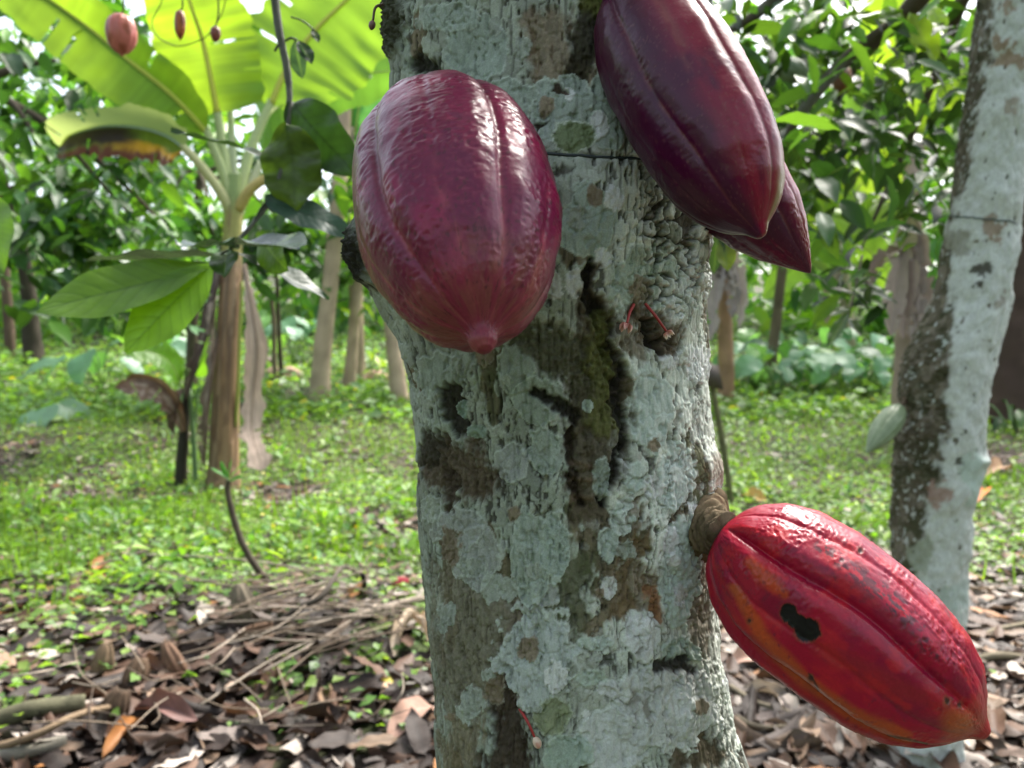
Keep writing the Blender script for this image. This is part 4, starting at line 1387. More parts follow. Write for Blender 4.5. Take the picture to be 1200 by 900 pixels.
    for (a, b, r) in (((230, 576), (222, 455), .026), ((224, 520), (234, 440), .012), ((221, 470), (239, 452), .010), ((221, 465), (228, 432), .010), ((220, 480), (206, 440), .012)):
        V, F = tube(curve([at(*a, SD), at((a[0] + b[0]) / 2 + 1, (a[1] + b[1]) / 2, SD - .02), at(*b, SD - .04)], 12), np.linspace(r, r * .6, 12), 8)
        mobj("petiole", V, F, M_STEM, s, (.13, .22, .09))
    banana_leaf(s, [at(211, 448, SD - .04), at(200, 426, SD - .1), at(182, 414, SD - .2), at(160, 410, SD - .3), at(146, 412, SD - .35)], .13, -UPV * .8 - FWD * .6, r_mid=.009, seed=11, col=(.10, .24, .02), slits=2, ragged=.05, fold=(.2, .2), rib=(.2, .3, .06))
    banana_leaf(s, [at(228, 440, SD - .04), at(236, 425, SD - .1), at(243, 408, SD - .1), at(246, 395, SD - .1)], .10, RGT - FWD * .6, r_mid=.008, seed=12, col=(.09, .23, .03), slits=1, ragged=.05, rib=(.2, .3, .06))
    banana_leaf(s, [at(216, 505, SD - .05), at(208, 475, SD - .15), at(196, 456, SD - .25), at(178, 444, SD - .33), at(158, 442, SD - .38), at(145, 448, SD - .4), at(134, 454, SD - .4)], .155, -UPV - FWD * .1 - RGT * .3, name="dead_leaf", r_mid=.010,
                seed=13, fold=(.9, .2), one=(.3, 1), col=(.15, .085, .06), ragged=.4, slits=4, colf=dead, mat=M_DRY, rib=(.26, .15, .08), wprof=[(0, .2), (.1, .7), (.3, .9), (.6, 1), (.85, .6), (1, .06)])
    banana_leaf(s, [at(214, 455, SD - .08), at(209, 470, SD - .15), at(205, 490, SD - .16), at(204, 508, SD - .14)], .08, RGT * .8 - FWD * .5, name="dead_leaf", r_mid=.008, seed=14, fold=(.5, .5), col=(.06, .035, .025), ragged=.4, slits=4, mat=M_DRY, rib=(.1, .06, .04))


banana()

# ------------------------------------------------------------------ leafy cocoa shoot hanging close to the camera, left
def hanging_shoot():
    D = 1.25
    pts = [np.array([-.32, 1.0, 2.55]), at(300, -170, 1.2), at(318, -40, D), at(326, 30, D), at(336, 80, D), at(339, 118, D), at(335, 170, D), at(322, 225, D - .02), at(296, 262, D - .03), at(270, 292, D - .05)]
    t = thing("cocoa_branch", "leafy cocoa twig with big dark and green leaves hanging in front of the banana plant", "branch", pts[0])
    P = curve(pts, 90)
    V, F = tube(P, np.interp(np.linspace(0, 1, 90), [0, .4, .7, 1], [.009, .0062, .0042, .0032]), 9, True, .15, 5)
    V = V + .0008 * (np.random.default_rng(3).random(V.shape) - .5)
    k = fbm(V[:, 2] * 60, V[:, 0] * 60, 3, 7)
    mobj("twig", V, F, M_WOOD, t, np.array((.085, .085, .075)) * (.6 + .8 * k)[:, None])

    def pe(a, b, d0=D, d1=D, r=.002, col=(.05, .065, .03)):
        m = at((a[0] + b[0]) / 2, (a[1] + b[1]) / 2 - 3, (d0 + d1) / 2)
        V, F = tube(curve([at(*a, d0), m, at(*b, d1)], 10), r, 7)
        mobj("petiole", V, F, M_STEM, t, col)
    LG = (.095, .185, .014); DK = (.030, .066, .020); DG = (.020, .045, .028)
    # two big green leaves lit through from above
    leaf_between(t, at(252, 309, D - .05), at(42, 366, D - .12), .100, TOCAM * .75 + UPV * .5, LG, (.050, .105, .010), seed=1, fold=.10, wave=.02, peak=.55, tipw=.72, nvein=9, blotch=.12, nu=100, nv=48)
    leaf_between(t, at(250, 308, D - .06), at(146, 413, D - .10), .092, TOCAM * .9 + UPV * .3, (.105, .20, .014), (.055, .12, .010), seed=2, fold=.10, wave=.02, peak=.52, tipw=.70, nvein=9, blotch=.12, nu=100, nv=48)
    pe((268, 293), (250, 309), D - .05, D - .06)
    # leaf tops that mirror the sky
    leaf_between(t, at(280, 291, D - .05), at(205, 285, D - .16), .078, UPV + TOCAM * .16, (.06, .09, .075), seed=3, fold=.2, wave=.05, mat=M_LEAFS)
    leaf_between(t, at(265, 300, D - .03), at(98, 306, D - .02), .085, UPV + TOCAM * .06, (.05, .08, .065), seed=13, fold=.2, wave=.03, mat=M_LEAFS)
    leaf_between(t, at(272, 284, D - .06), at(352, 292, D - .16), .100, UPV * .93 + TOCAM * .34, (.075, .10, .09), (.05, .07, .06), seed=4, fold=.06, wave=.03, peak=.6, curl=.3, mat=M_LEAFS)
    leaf_between(t, at(300, 275, D - .03), at(338, 318, D - .10), .060, TOCAM * .9 - RGT * .6, (.035, .070, .015), seed=14, fold=.12, wave=.03)
    leaf_between(t, at(278, 296, D - .06), at(386, 350, D - .02), .055, UPV + TOCAM * .55, DG, (.012, .03, .016), seed=5, fold=.25, wave=.04)
    leaf_between(t, at(266, 292, D - .04), at(262, 325, D - .10), .045, TOCAM + UPV * .4, DK, seed=15, fold=.3)
    # dark hanging leaves beside the pod
    leaf_between(t, at(341, 119, D), at(418, 208, D + .01), .092, TOCAM * .9 - RGT * .25 - UPV * .1, DK, (.014, .03, .012), seed=6, fold=.12, wave=.09, peak=.42, tipw=.8, blotch=.3, mat=M_LEAFD)
    leaf_between(t, at(337, 146, D - .02), at(348, 250, D - .02), .098, TOCAM, (.062, .098, .015), (.04, .065, .012), seed=7, fold=.10, wave=.10, peak=.45, tipw=.7, blotch=.45, mat=M_LEAFD)
    leaf_between(t, at(310, 231, D - .03), at(418, 277, D - .02), .060, TOCAM * .75 + UPV * .6, (.020, .045, .034), (.016, .032, .022), seed=8, fold=.10, wave=.05, peak=.42, mat=M_LEAFD)
    pe((313, 235), (296, 264), D - .03, D - .03)
    leaf_between(t, at(322, 187, D - .02), at(200, 152, D - .02), .026, TOCAM * .2 + UPV, DK, (.014, .03, .012), seed=9, fold=.35, wave=.12, mat=M_LEAFD)
    # little young leaves near the top
    leaf_between(t, at(345, 48, D), at(355, 93, D - .01), .030, TOCAM - RGT * .3, (.024, .052, .03), seed=10, nu=20, nv=10)
    leaf_between(t, at(350, 47, D), at(366, 75, D - .01), .026, TOCAM + RGT * .6, (.022, .048, .036), seed=11, nu=20, nv=10)
    leaf_between(t, at(366, 34, D), at(374, 50, D - .01), .014, TOCAM + RGT * .5, (.024, .05, .016), seed=12, nu=14, nv=8)
    pe((334, 48), (348, 47)); pe((341, 20), (368, 35), r=.0014); pe((331, 50), (322, 60), r=.0022)
    # edge of another leaf at the picture's left border
    q = thing("cocoa_branch", "ribbed light green leaf entering at the left edge on its own twig", "branch", at(-60, 160, 1.3))
    V, F = tube(curve([at(-90, -150, 1.3), at(-60, 100, 1.3), at(-10, 226, 1.3)], 20), .003, 7)
    mobj("twig", V, F, M_WOOD, q, (.06, .06, .04))
    leaf_between(q, at(-10, 226, 1.3), at(2, 322, 1.25), .075, TOCAM + UPV * .3 - RGT * .2, (.10, .20, .025), (.16, .26, .07), seed=21, nvein=14, fold=.15)


hanging_shoot()


def red_danglers():
    D = 2.0
    t = thing("hanging_vine", "thin looping vine across the banana leaves at upper left", "vine", at(196, -40, D))
    P = curve([at(196, -40, D), at(190, 0, D), at(178, 26, D), at(186, 44, D), at(208, 54, D), at(232, 48, D), at(246, 38, D), at(262, 10, D), at(270, -40, D)], 60)
    V, F = tube(P, .0016, 6)
    mobj("vine_stem", V, F, M_WOOD, t, (.06, .085, .03))

    def small(label, a, b, r, dep, col, col2):
        def cf(U, q, d1, d2, X, T, mask, PX, PY, seed, env):
            C = np.zeros(U.shape + (3,)) + np.array(col)
            return mixc(C, col2, sstep(.42, .6, fbm(q * 1.3 + 5, U * 3, 3, 250 + seed))), np.full(U.shape, .45)
        p = build_pod("cocoa_pod", label, at(*a, dep), at(*b, dep), r, PROFILE_OVAL, cf, 40, 48, .4, (.08, .07), 0, 9, fine=False)
        V, F = tube(curve([at(a[0], -60, dep), at(a[0] + 3, a[1] * .3, dep), at(*a, dep)], 14), .0022, 6)
        mobj("stalk", V, F, M_WOOD, p, (.06, .07, .03))
    small("small blurred pinkish red pod dangling before the upper left banana leaf", (142, 17), (143, 66), .034, 1.75, (.52, .15, .13), (.30, .08, .05))
    small("tiny brown red pod with yellow side dangling between two banana leaves", (211, 12), (211, 48), .014, 1.9, (.34, .10, .03), (.16, .04, .02))
    small("tiny dull pink pod dangling left of the leafless twig top", (253, 31), (252, 50), .013, 1.9, (.22, .06, .05), (.13, .05, .03))


red_danglers()

# ------------------------------------------------------------------ trees and plants farther back
def ground_pt(px, d):
    x = d * (px - 600) / FPX
    return np.array([x, d, float(gz(x, d))])


def simple_tree(name, label, base, path, radii, col, crown, n, size, cols, n_single, group=None, lichen=None, limbs=3, cat="tree", seed=0, down=.5):
    t = thing(name, label, cat, base, group)
    trunk_tube(t, [base - np.array([0, 0, .05])] + path, radii, col, 14, 44, .18, seed, lichen)
    if crown:
        cl = []
        top = np.asarray(path[-1])
        for k, (c, r, m) in enumerate(crown):
            if k < limbs:
                trunk_tube(t, [top - np.array([0, 0, .05]), (top + c) / 2 + np.array([0, 0, .15]), c], [radii[-1] * .8, radii[-1] * .5, radii[-1] * .2], col, 8, 14, .12, seed + k, None, "limb")
            for _ in range(max(3, m // 22)):
                cl.append((np.asarray(c) + rng.normal(0, .45, 3) * r, r * .36, 22))
        pos = clumps([a for a, _, _ in cl], [b for _, b, _ in cl], [c for _, _, c in cl])
        pos = pos[pos[:, 2] > gz(pos[:, 0], pos[:, 1]) + .6]
        crown_on(t, pos, size, cols, n_single, down, .5)
    return t


LEFTC = 1.35 * np.array([(.030, .085, .022), (.050, .125, .022), (.045, .11, .045), (.085, .18, .025), (.10, .20, .04), (.030, .07, .03), (.06, .135, .055)])
BRIGHT = np.array([(.08, .18, .025), (.11, .22, .03), (.14, .25, .04), (.06, .15, .035), (.17, .27, .05)])


def background_trees():
    grp = "cocoa trees standing behind the clearing"
    b = ground_pt(-70, 7.2)
    simple_tree("cocoa_tree", "broad leafy cocoa tree filling the upper left background beside the banana leaves", b, [at(-60, 400, 7.2), at(-50, 250, 7.3), at(-30, 90, 7.4)], [.11, .09, .08, .06], BARK_DARK,
                [(at(20, 60, 7.2), 1.3, 240), (at(60, 190, 7.0), 1.1, 260), (at(20, 270, 6.8), .7, 130), (at(150, 250, 7.6), 1.0, 230), (at(140, 90, 7.9), 1.1, 180), (at(210, 280, 8.0), .6, 80), (at(-40, 200, 6.6), .9, 120), (at(120, 290, 7.4), .5, 60)],
                0, .26, LEFTC, 230, None, limbs=6, seed=1)
    b = ground_pt(40, 14.5)
    simple_tree("cocoa_tree", "dark mossy twin trunk with low leaves at far left behind the weeds", b, [at(42, 440, 14.5), at(36, 380, 14.5), at(30, 320, 14.4), at(10, 220, 14)], [.21, .19, .16, .13, .09], np.array((.05, .042, .03)),
                [(at(40, 240, 13.6), 1.8, 200), (at(60, 310, 13.5), .7, 40), (at(130, 260, 13.2), 1.2, 110)], 0, .36, LEFTC, 40, limbs=2, seed=2)
    b = ground_pt(5, 15.5)
    simple_tree("cocoa_tree", "thin reddish brown trunk leaning at the left picture edge", b, [at(12, 420, 15.5), at(8, 350, 15.4), at(2, 250, 15.3)], [.13, .11, .10, .07], np.array((.12, .085, .06)), [(at(5, 180, 15), 1.4, 100)], 0, .36, LEFTC, 10, limbs=1, seed=3)
    b = ground_pt(222, 11.5)
    simple_tree("cocoa_tree", "leafy young cocoa tree seen behind the banana stem", b, [at(225, 420, 11.5), at(228, 300, 11.5), at(235, 200, 11.5)], [.09, .08, .07, .05], np.array((.10, .08, .055)),
                [(at(200, 230, 11), 1.3, 200), (at(330, 260, 11.2), 1.2, 190), (at(330, 200, 11.6), 1.0, 60), (at(250, 280, 10.6), .9, 100), (at(350, 280, 11), .7, 80), (at(110, 290, 10.6), .8, 80), (at(400, 260, 11.6), .8, 80)], 0, .34, np.vstack([LEFTC, BRIGHT[:2]]), 160, limbs=4, seed=4)
    # slender tan trunks between the banana plant and the front trunk
    for k, (lab, a, path, r, wid) in enumerate([
        ("straight tan tree trunk, the thicker one right of the banana plant", (374, 468), [(378, 410), (385, 350), (392, 280), (399, 200), (404, 90)], 12, 1),
        ("leaning thin tan trunk close to the left side of the front trunk", (407, 459), [(412, 420), (416, 370), (420, 330), (428, 270)], 8, 1),
        ("short tan trunk half hidden by the left edge of the front trunk", (470, 470), [(465, 440), (461, 410), (458, 380), (452, 330)], 11, 1)]):
        d = float((ground_at(*a) - CAM) @ FWD)
        base = ground_at(*a); base[2] = float(gz(base[0], base[1]))
        t = thing("slender_tree", lab, "tree", base)
        trunk_tube(t, [base - np.array([0, 0, .1])] + [at(x, y, d) for x, y in path], [r * 1.05 * d / FPX, r * .85 * d / FPX, r * .77 * d / FPX, r * .68 * d / FPX], np.array((.42, .32, .23)), 14, 40, .08, 20 + k)
        c = at(path[-1][0], path[-1][1] - 60, d)
        pos = clumps([c + rng.normal(0, .8, 3) for _ in range(8)], [.6] * 8, [14] * 8)
        crown_on(t, pos, .38, BRIGHT, 20)
    for k, (lab, pts) in enumerate([("thin dark upright sapling stick right of the banana plant", [(333, 488), (330, 440), (327, 390), (325, 340), (322, 300)]), ("thin pale crooked stick beside the dark sapling", [(330, 478), (322, 430), (321, 380), (318, 350)])]):
        d = 12.2 - k * .2
        base = at(*pts[0], d)
        t = thing("sapling", lab, "sapling", base)
        V, F = tube(curve([at(x, y, d) for x, y in pts], 30), np.linspace(.045, .03, 30), 8, True, .1, k)
        mobj("stem", V, F, M_WOOD, t, (.075, .062, .04) if k == 0 else (.22, .17, .12))
    # dark trunk at the right border
    b = ground_pt(1192, 9.0)
    simple_tree("cocoa_tree", "dark brown trunk cut by the right edge behind the white blotched trunk", b, [at(1188, 470, 9.0), at(1196, 400, 9.0), at(1206, 320, 9.0), at(1214, 200, 9)], [.32, .27, .22, .21, .18], np.array((.075, .05, .04)),
                [(at(1180, 60, 9), 1.5, 160), (at(1120, 130, 9.4), 1.2, 140)], 0, .3, COCOA_COLS, 50, limbs=2, seed=6)
    # leaf masses right of the front trunk
    b = ground_pt(905, 13)
    simple_tree("cocoa_tree", "bright green leafy tree in the gap between the two lichen covered trunks", b, [at(905, 420, 13), at(915, 330, 13), at(930, 200, 13)], [.10, .09, .08, .06], np.array((.12, .095, .06)),
                [(at(900, 170, 12.5), 1.5, 190), (at(980, 120, 12.6), 1.6, 200), (at(1070, 160, 12.8), 1.4, 190), (at(860, 250, 12.3), .9, 70), (at(940, 260, 12.4), .9, 70), (at(1040, 40, 12.6), 1.4, 130), (at(900, 40, 12.6), 1.4, 130)], 0, .36, BRIGHT, 120, limbs=5, seed=7)


background_trees()


def fan_banana(label, base, stem, r, stemcol, leaves, deads, seed, name="banana_plant"):
    D = float((np.asarray(base) - CAM) @ FWD)
    t = thing(name, label, "banana plant", base)
    P = [base - np.array([0, 0, .05])] + [at(x, y, D) for x, y in stem]
    trunk_tube(t, P, r, stemcol, 14, 40, .14, seed, None, "pseudostem", M_STEM)
    for k, (pts, hw, side, col) in enumerate(leaves):
        banana_leaf(t, [at(x, y, D + dz) for x, y, dz in pts], hw, side, seed=seed * 10 + k, col=col, nu=36, nv=10, slits=6, r_mid=.02)
    for k, (pts, hw, col) in enumerate(deads):
        banana_leaf(t, [at(x, y, D - .15 - .05 * j) for j, (x, y) in enumerate(pts)], hw, RGT * .8 - FWD * .5, name="dead_leaf", seed=seed * 10 + 5 + k, col=col, nu=26, nv=8, slits=5, ragged=.6, mat=M_DRY, r_mid=.012, fold=(.7, .4), rib=(.2, .15, .1))
    return t


YB = (.15, .27, .03)
fan_banana("dead leaf draped banana stem standing between the right foliage and the white blotched trunk", ground_pt(1062, 8.5), [(1064, 420), (1066, 330), (1068, 240), (1072, 150)], [.15, .14, .12, .11, .09], np.array((.30, .22, .18)),
           [([(1070, 190, 0), (1050, 150, -.2), (1010, 135, -.5), (960, 150, -.7)], .34, -UPV, (.10, .22, .04)), ([(1072, 170, 0), (1090, 120, .2), (1120, 90, .3), (1160, 85, .4)], .36, -UPV, YB), ([(1068, 215, 0), (1045, 225, -.2), (1015, 245, -.4), (992, 275, -.5)], .38, -UPV * .4 - RGT * .8, (.17, .29, .03)), ([(1068, 200, 0), (1062, 120, -.2), (1050, 50, -.3), (1030, -20, -.4)], .4, RGT, YB)],
           [([(1066, 255), (1056, 300), (1048, 350), (1044, 395)], .13, (.34, .27, .23)), ([(1068, 270), (1072, 320), (1074, 370), (1070, 405)], .12, (.40, .33, .29)), ([(1060, 260), (1062, 310), (1060, 360), (1058, 398)], .12, (.30, .23, .19)), ([(1066, 290), (1040, 300), (1022, 320), (1018, 345)], .10, (.22, .15, .12)), ([(1070, 250), (1080, 300), (1084, 350), (1082, 385)], .09, (.36, .29, .25))], 31)
fan_banana("orange brown banana stump with grey dead leaves right beside the front trunk", ground_pt(851, 10.5), [(851, 430), (850, 390), (848, 345), (846, 290)], [.12, .11, .10, .09, .06], np.array((.26, .155, .085)),
           [([(846, 235, 0), (872, 190, -.1), (900, 170, -.2), (940, 175, -.3)], .3, -UPV, YB), ([(845, 230, 0), (835, 150, .2), (830, 60, .4)], .35, RGT, (.10, .22, .03))],
           [([(848, 285), (862, 310), (868, 340), (866, 385)], .13, (.36, .31, .29)), ([(846, 300), (840, 330), (836, 365), (832, 400)], .12, (.36, .31, .29)), ([(848, 300), (856, 325), (860, 350), (858, 372)], .10, (.33, .28, .26)), ([(842, 260), (846, 300), (848, 330)], .14, (.10, .075, .06))], 32)
fan_banana("pale banana plant with upright whitish leaf stalks high behind the left pod", ground_pt(420, 12), [(418, 400), (416, 300), (414, 200), (412, 150)], [.13, .12, .10, .08, .06], np.array((.36, .28, .19)),
           [([(410, 160, 0), (414, 120, 0), (416, 90, 0), (420, 60, .2), (440, 30, .5)], .30, RGT, (.07, .19, .09)), ([(414, 170, 0), (425, 110, -.1), (445, 80, -.2), (480, 60, -.3)], .4, -UPV, (.06, .19, .10)), ([(410, 180, 0), (400, 140, 0), (380, 120, -.2), (350, 130, -.4)], .3, -UPV, (.09, .22, .05))],
           [], 33)
fan_banana("distant banana clump with lit yellow green leaves left of the white blotched trunk", ground_pt(995, 14), [(995, 400), (990, 330), (985, 280)], [.14, .12, .10, .08], np.array((.30, .27, .15)),
           [([(985, 290, 0), (960, 240, 0), (930, 220, 0), (890, 240, 0)], .42, -UPV, YB), ([(985, 285, 0), (1000, 230, .2), (1030, 200, .3), (1070, 205, .4)], .45, -UPV, (.17, .29, .04)), ([(985, 285, 0), (985, 230, .2), (970, 170, .3), (960, 120, .4)], .42, RGT, YB),
            ([(985, 300, 0), (950, 300, -.3), (920, 320, -.5), (895, 350, -.7)], .32, -UPV, (.12, .25, .05)), ([(985, 300, 0), (1010, 290, -.3), (1035, 310, -.5), (1050, 340, -.6)], .32, -UPV, (.13, .26, .05))], [([(990, 310), (975, 340), (968, 380)], .12, (.33, .27, .2))], 34)


# heart-leaved undergrowth
def heart_leaf(n=10, m=6):
    T, F, U, V = leaf_sheet(1, .85, n, m, .18, .25, .03, .33, .62, 2)
    lobe = -.16 * np.abs(V) * np.exp(-(U / .14) ** 2)
    T[:, 1] += lobe
    return T, F


TH, FH = heart_leaf()
HEART_MESHES = []
for k, c in enumerate([(.10, .22, .12), (.13, .26, .15), (.08, .19, .08), (.16, .30, .10), (.14, .27, .17)]):
    HEART_MESHES.append(make_mesh("leaf", TH, FH, M_LEAFG, np.broadcast_to(np.array(c), (len(TH), 3))))


def cocoyam(label, px, py, d, n=7, size=.36, h=.5, spread=.5, group=None, hm=None):
    b = ground_pt(px, d)
    t = thing("cocoyam_plant", label, "plant", b, group)
    for k in range(n):
        a = 2 * np.pi * k / n + rng.uniform(-.5, .5)
        rr = spread * rng.uniform(.4, 1.0); hh = h * rng.uniform(.55, 1.1)
        tip = b + np.array([rr * np.cos(a), rr * np.sin(a), hh])
        V, F = tube(curve([b, b + (tip - b) * np.array([.45, .45, .75]), tip], 8), np.linspace(.012, .007, 8), 6)
        mobj("petiole", V, F, M_STEM, t, (.10, .17, .06))
        dd = np.array([np.cos(a), np.sin(a), -rng.uniform(.2, .9)])
        nn = np.array([rng.normal(0, .25), rng.normal(0, .25) - .35, 1.0])
        put_leaf(t, (hm or HEART_MESHES)[rng.integers(len(hm or HEART_MESHES))], tip, dd, nn, size * rng.uniform(.7, 1.2))
    return t


CG = "low broad leaved plants in front of the far thicket on the right"
CL = "low broad leaved plants in front of the far thicket on the left"
ORD = ["leftmost", "second from left", "third from left", "fourth from left", "fifth from left", "sixth from left", "seventh from left", "eighth from left", "ninth from left", "tenth from left", "eleventh from left", "twelfth from left", "rightmost"]
for k, (px, d) in enumerate(sorted(((884, 11.5), (912, 10.8), (935, 12), (958, 11), (985, 11.8), (1012, 10.9), (1038, 11.6), (1066, 10.5), (900, 13.5), (970, 14), (1030, 13.6), (880, 15), (1078, 13)))):
    cocoyam("broad leaved plant in the undergrowth between the lichen trunks, " + ORD[k], px, 0, d, 8, .34, .6, .6, CG)
for k, (px, d) in enumerate(sorted(((118, 11.5), (345, 14), (190, 14), (330, 16), (398, 17)))):
    cocoyam("broad leaved plant behind the weeds left of the front trunk, " + (ORD[k] if k < 4 else "rightmost"), px, 0, d, 6, .46, .75, .6, CL)
b = cocoyam("single low plant with one large pale leaf in the weeds at far left", 66, 0, 9.2, 3, .55, .25, .15)
cocoyam("dark green bushy plant at the right edge below the dark trunk", 1188, 0, 8.4, 9, .28, .35, .4, hm=LEAF_MESHES)
cocoyam("bright yellow green seedling at the edge of the clearing by the front trunk", 432, 0, 12.8, 6, .32, .35, .3, hm=[make_mesh("leaf", T6, F6, M_LEAFG, np.broadcast_to(np.array((.22, .30, .03)), (len(T6), 3)))])


# the wood beyond the clearing, all round
def thicket():
    n = 26000
    a = rng.uniform(-np.pi, np.pi, n)
    front = rng.random(n) < .55
    a = np.where(front, rng.uniform(-.78, .78, n), np.pi + rng.uniform(-2.15, 2.15, n))
    r = np.where(front, rng.uniform(20, 32, n), rng.uniform(9, 16, n))
    z = rng.beta(1.0, 1.5, n) * np.where(front, 11.5, 5.0)
    x = r * np.sin(a); y = r * np.cos(a)
    # clumped: drop leaves where a coarse noise is low
    keep = fbm(x / 1.6 + 30, z / 1.3 + y * .35, 3, 700) > np.interp(z, [0, 3, 7, 11], [.22, .33, .43, .54])
    keep &= ~((y > 0) & (x / np.maximum(np.abs(y), .1) > -.36) & (x / np.maximum(np.abs(y), .1) < -.17) & (z > 4.2) & (rng.random(n) < .85))   # the canopy is open here
    p = np.stack([x, y, z + .1 + gz(x, y)], -1)[keep]
    d, nn = leaf_dirs(len(p), .6, .6)
    s = rng.uniform(.4, 1.05, len(p))
    cols = np.vstack([LEFTC, BRIGHT, BRIGHT])
    c = cols[rng.integers(len(cols), size=len(p))] * rng.uniform(.7, 1.3, (len(p), 1))
    V, F, C = merge_leaves(T6, F6, p, d, nn, s, c)
    o = mobj("distant_thicket", V, F, M_LEAFG, None, C)
    tag(o, "dense bright wood of trees and bushes closing off the far side of the clearing", "thicket", kind='stuff')


thicket()

# ------------------------------------------------------------------ ground cover and litter
def green_mask(x, y):
    """how much green weed grows at a place: little near the trees, much in the clearing"""
    n = fbm(x / .55 + 7, y / .8 + 3, 4, 720)
    edge = np.where(x < -.15, 4.4, 4.7)
    g = sstep(-1.9, .8, y - edge + 2.2 * (n - .5) + .0)
    g = np.maximum(g, .30 * sstep(.52, .64, n))
    return g * sstep(.345, .445, fbm(x / .9, y / 1.2, 4, 721) + .11 * sstep(5, 8, y))


def wedge_points(n, y0, y1, power=1.0, margin=.35):
    y = y0 * (y1 / y0) ** (rng.random(n) ** power)
    x = rng.uniform(-1, 1, n) * (y * .69 + margin)
    return x, y


def ground_cover():
    # a small leaf of two halves folded along the midrib
    tm = np.array([(0, 0, 0), (.34, .45, .09), (0, .5, 0), (-.34, .45, .09), (0, 1, -.12)])
    tf = np.array([(0, 1, 4, 2), (0, 2, 4, 3)])
    for nm, lab, n, y0, y1, s0, s1, hh, pal in (
        ("low_weeds", "fresh yellow green low weeds covering the clearing floor", 80000, 2.2, 12, .022, .062, .10, [(.135, .25, .042), (.17, .29, .055), (.11, .22, .05), (.21, .32, .07), (.09, .18, .05)]),
        ("far_weeds", "paler green weeds on the far part of the clearing floor", 42000, 9, 34, .07, .19, .22, [(.12, .24, .06), (.15, .28, .08), (.10, .20, .06), (.18, .30, .07)])):
        x, y = wedge_points(n, y0, y1, .85)
        g = green_mask(x, y)
        k = rng.random(n) < np.clip(g * 1.0, 0, 1)
        x, y = x[k], y[k]
        n2 = len(x)
        tuft = fbm(x / .22, y / .3, 3, 722)
        z = gz(x, y) + rng.uniform(0.0, 1, n2) ** 1.6 * hh * (.3 + 1.3 * tuft)
        d, nn = leaf_dirs(n2, .25, .5)
        d[:, 2] += .15
        s = rng.uniform(s0, s1, n2)
        c = np.array(pal)[rng.integers(len(pal), size=n2)] * rng.uniform(.7, 1.3, (n2, 1)) * (.65 + .7 * fbm(x / .7, y / 1.1, 3, 723))[:, None]
        yel = rng.random(n2) < .012
        c[yel] = (.40, .36, .04)
        V, F, C = merge_leaves(tm, tf, np.stack([x, y, z], -1), d, nn, s, c)
        o = mobj(nm, V, F, M_COVER, None, C, smooth=False)
        tag(o, lab, "weeds", kind='stuff')
    # clumps of larger leaved weeds
    n = 15000
    x, y = wedge_points(n, 3.0, 12, .85)
    k = rng.random(n) < green_mask(x, y) * sstep(.52, .62, fbm(x / .45 + 31, y / .6, 3, 726))
    x, y = x[k], y[k]; n2 = len(x)
    z = gz(x, y) + rng.uniform(.03, .17, n2)
    d, nn = leaf_dirs(n2, .3, .4)
    c = np.array([(.11, .24, .03), (.15, .28, .03), (.08, .19, .05), (.20, .32, .04)])[rng.integers(4, size=n2)] * rng.uniform(.75, 1.25, (n2, 1))
    V, F, C = merge_leaves(T6, F6, np.stack([x, y, z], -1), d, nn, rng.uniform(.06, .12, n2), c)
    o = mobj("broad_weeds", V, F, M_COVER, None, C)
    tag(o, "clumps of broader leaved weeds standing above the low green cover", "weeds", kind='stuff')
    # grass blades in tufts
    n = 26000
    x, y = wedge_points(n, 3.2, 14, .9)
    k = rng.random(n) < green_mask(x, y) * sstep(.42, .6, fbm(x / .5 + 9, y / .6, 3, 724))
    x, y = x[k], y[k]; n2 = len(x)
    tb = np.array([(-.03, 0, 0), (.03, 0, 0), (.022, .6, .05), (-.022, .6, .05), (0, 1, .22)])
    a = rng.uniform(0, 2 * np.pi, n2)
    d = np.stack([np.cos(a) * .55, np.sin(a) * .55, np.ones(n2)], -1)
    nn = np.stack([-np.cos(a), -np.sin(a), .5 * np.ones(n2)], -1)
    c = np.array([(.13, .24, .025)]) * rng.uniform(.6, 1.4, (n2, 1))
    V, F, C = merge_leaves(tb, np.array([(0, 1, 2, 3), (3, 2, 4, 4)])[:1], np.stack([x, y, gz(x, y)], -1), d, nn, rng.uniform(.07, .2, n2), c)
    V2, F2, _ = V, None, None
    tri = (np.array([[3, 2, 4]])[None] + (np.arange(n2) * 5)[:, None, None]).reshape(-1, 3)
    o = mobj("grass", V, [F, tri], M_COVER, None, C, smooth=False)
    tag(o, "thin green grass blades growing among the low weeds", "grass", kind='stuff')


ground_cover()

LIT = [("pale", (.42, .36, .31)), ("tan", (.24, .16, .105)), ("brown", (.105, .056, .034)), ("dark", (.032, .020, .015)), ("grey", (.155, .122, .105)), ("orange", (.30, .13, .04))]
LIT_P = [.18, .13, .27, .26, .13, .03]


def litter_templates():
    out = []
    for k in range(4):
        T, F, U, V = leaf_sheet(1, .42, 10, 6, [.35, -.25, .5, .1][k], [.12, -.18, .2, -.08][k], .07, .5, .75, k * 2.3, curl=[.7, -.5, 1.1, .4][k])
        out.append((T, F))
    return out


LT = litter_templates()
LT_LOW = []
for k in range(4):
    T, F, U, V = leaf_sheet(1, .42, 5, 4, [.3, -.2, .45, .1][k], [.10, -.15, .18, -.06][k], .06, .5, .75, k * 2.3)
    LT_LOW.append((T, F))


